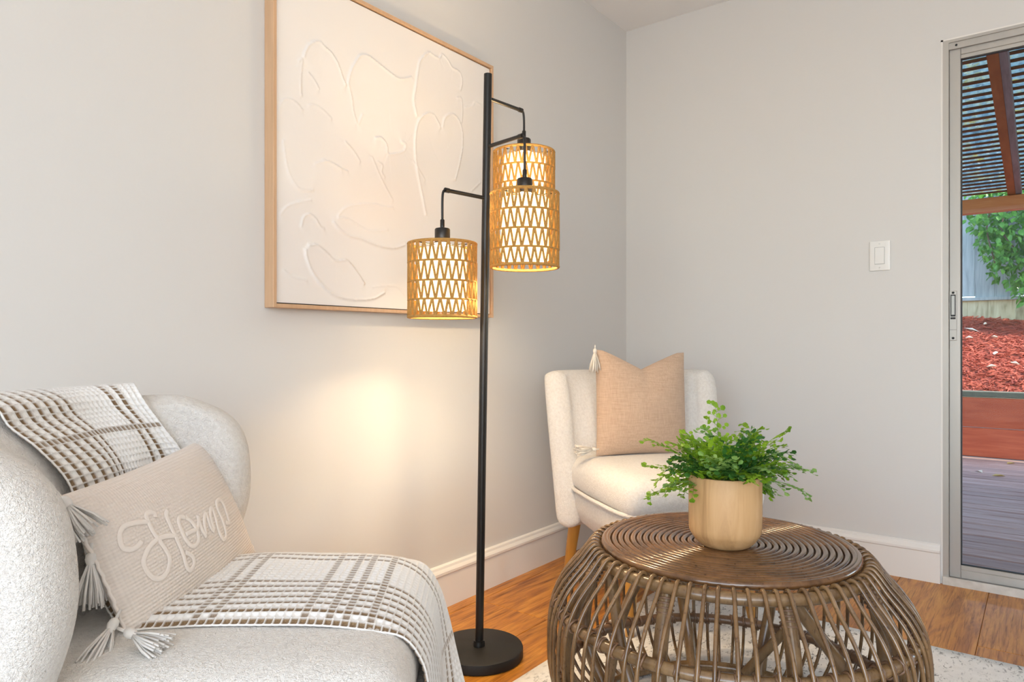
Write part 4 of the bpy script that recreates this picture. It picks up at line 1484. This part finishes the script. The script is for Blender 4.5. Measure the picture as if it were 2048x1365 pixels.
vine = thing('garden_vine', 'bushy green leafy vine spilling over the grey fence', 'vine', (1.6, 6.4, 1.2))
st = MB()
rg_ = random.Random(9)
for k in range(9):
    x = -0.5 + 0.2 * k
    st.tube(catmull([(x, 0.28, 0.9 + 0.5 * rg_.random()), (x + 0.1, 0.05, 1.35), (x - 0.05 + 0.2 * rg_.random(), -0.12, 1.0), (x + 0.1, -0.15, 0.55 + 0.3 * rg_.random())], 4), 0.008, 5)
st.build('stem', M['branch'], vine)


def leafmesh(s_):
    return [(0, 0, 0), (0.38 * s_, 0.30 * s_, 0.05 * s_), (0.75 * s_, 0.26 * s_, 0.02 * s_), (1.1 * s_, 0, -0.10 * s_), (0.75 * s_, -0.26 * s_, 0.02 * s_), (0.38 * s_, -0.30 * s_, 0.05 * s_), (0.5 * s_, 0, -0.02 * s_)], \
           [(0, 6, 1), (1, 6, 2), (2, 6, 3), (3, 6, 4), (4, 6, 5), (5, 6, 0)]


lv, lf = leafmesh(0.082)
lm_ = MB().add(lv, lf).mesh('leaf', M['ivy'], False)
fol = MB()
single = 0
for k in range(3400):
    x = rg_.uniform(-0.66, 0.9)
    top = 1.62 + 0.10 * math.sin(x * 5)
    low = 0.95 - 0.75 * min(1, max(0, (x + 0.66) / 0.42)) + 0.10 * math.sin(x * 17)
    z = rg_.uniform(low, top)
    if rg_.random() > 0.25 + 0.75 * min(1, (x + 0.70) / 0.3):
        continue
    y = -0.32 + 0.5 * rg_.random() ** 0.8 + 0.10 * abs(z - 1.1)
    rot = (rg_.uniform(-0.9, 0.9), rg_.uniform(0.2, 1.3), rg_.uniform(-PI, 0))
    if single < 280 and y < -0.05 and x < 0.3 and rg_.random() < 0.5:
        link('leaf', lm_, vine, (x, y, z), rot)
        single += 1
    else:
        from mathutils import Euler
        m = Euler(rot).to_matrix()
        s_ = rg_.uniform(0.7, 1.15)
        fol.add([m @ (Vector(p) * s_) + Vector((x, y, z)) for p in lv], lf)
o = fol.build('foliage', M['ivy'], vine, False)
o['kind'] = 'stuff'

# patio cover: posts, beam, rafters, laths and a lichen-stained panel
YB = 3.74
pg = thing('patio_cover', 'timber patio cover with brown laths under lichen-stained panels', 'pergola', (1.5, YB, DZ - 0.055))
MB().cham((-3.0, -0.045, 2.08), (5.0, 0.045, 2.195), 0.005).build('beam', M['beam'], pg, False)
for x in (-2.8, 4.8):
    MB().cham((x - 0.045, -0.045, 0.056), (x + 0.045, 0.045, 2.08), 0.005).build('post', M['post'], pg, False)
slope = math.atan2(0.375, 3.55)
PY0, PY1 = -3.56, 0.25
zr = lambda y: 2.195 - y * 0.104                        # underside of the rafters
for x in (-2.05, -1.06, -0.072, 0.92, 1.91, 2.90, 3.89, 4.75):
    vs = []
    for y in (PY0, PY1):
        for dx, dz in ((-0.025, 0), (0.025, 0), (0.025, 0.105), (-0.025, 0.105)):
            vs.append((x + dx, y, zr(y) + dz))
    MB().add(vs, [(0, 1, 5, 4), (1, 2, 6, 5), (2, 3, 7, 6), (3, 0, 4, 7), (3, 2, 1, 0), (4, 5, 6, 7)]).build('rafter', M['rafter'], pg, False)
    vs = []
    for y in (PY0, PY1 - 0.02):
        for dx, dz in ((0.026, 0.004), (0.062, 0.004), (0.062, 0.104), (0.026, 0.104)):
            vs.append((x + dx, y, zr(y) + dz))
    MB().add(vs, [(0, 1, 5, 4), (1, 2, 6, 5), (2, 3, 7, 6), (3, 0, 4, 7), (3, 2, 1, 0), (4, 5, 6, 7)]).build('sister_board', M['greyboard'], pg, False)
lmh = MB().cham((-2.9, -0.015, 0.0), (4.9, 0.015, 0.008), 0.001).mesh('lath', M['lath'], False)
pitch = 0.094
for i in range(int((PY1 - PY0) / pitch)):
    y = PY1 - 0.02 - i * pitch
    link('lath', lmh, pg, (0, y, zr(y) + 0.106), (-math.atan(0.104), 0, 0))
nP = 228
vs, fs = [], []
for j in range(2):
    for i in range(nP * 2 + 1):
        x = -2.9 + 7.8 * i / (nP * 2)
        vs.append((x, (PY0, PY1)[j], zr((PY0, PY1)[j]) + 0.1195 + 0.004 * math.sin(i * PI / 2)))
w_ = nP * 2 + 1
for i in range(nP * 2):
    fs.append((i, i + w_, i + w_ + 1, i + 1))
MB().add(vs, fs).build('roof_panel', M['panel'], pg, False)
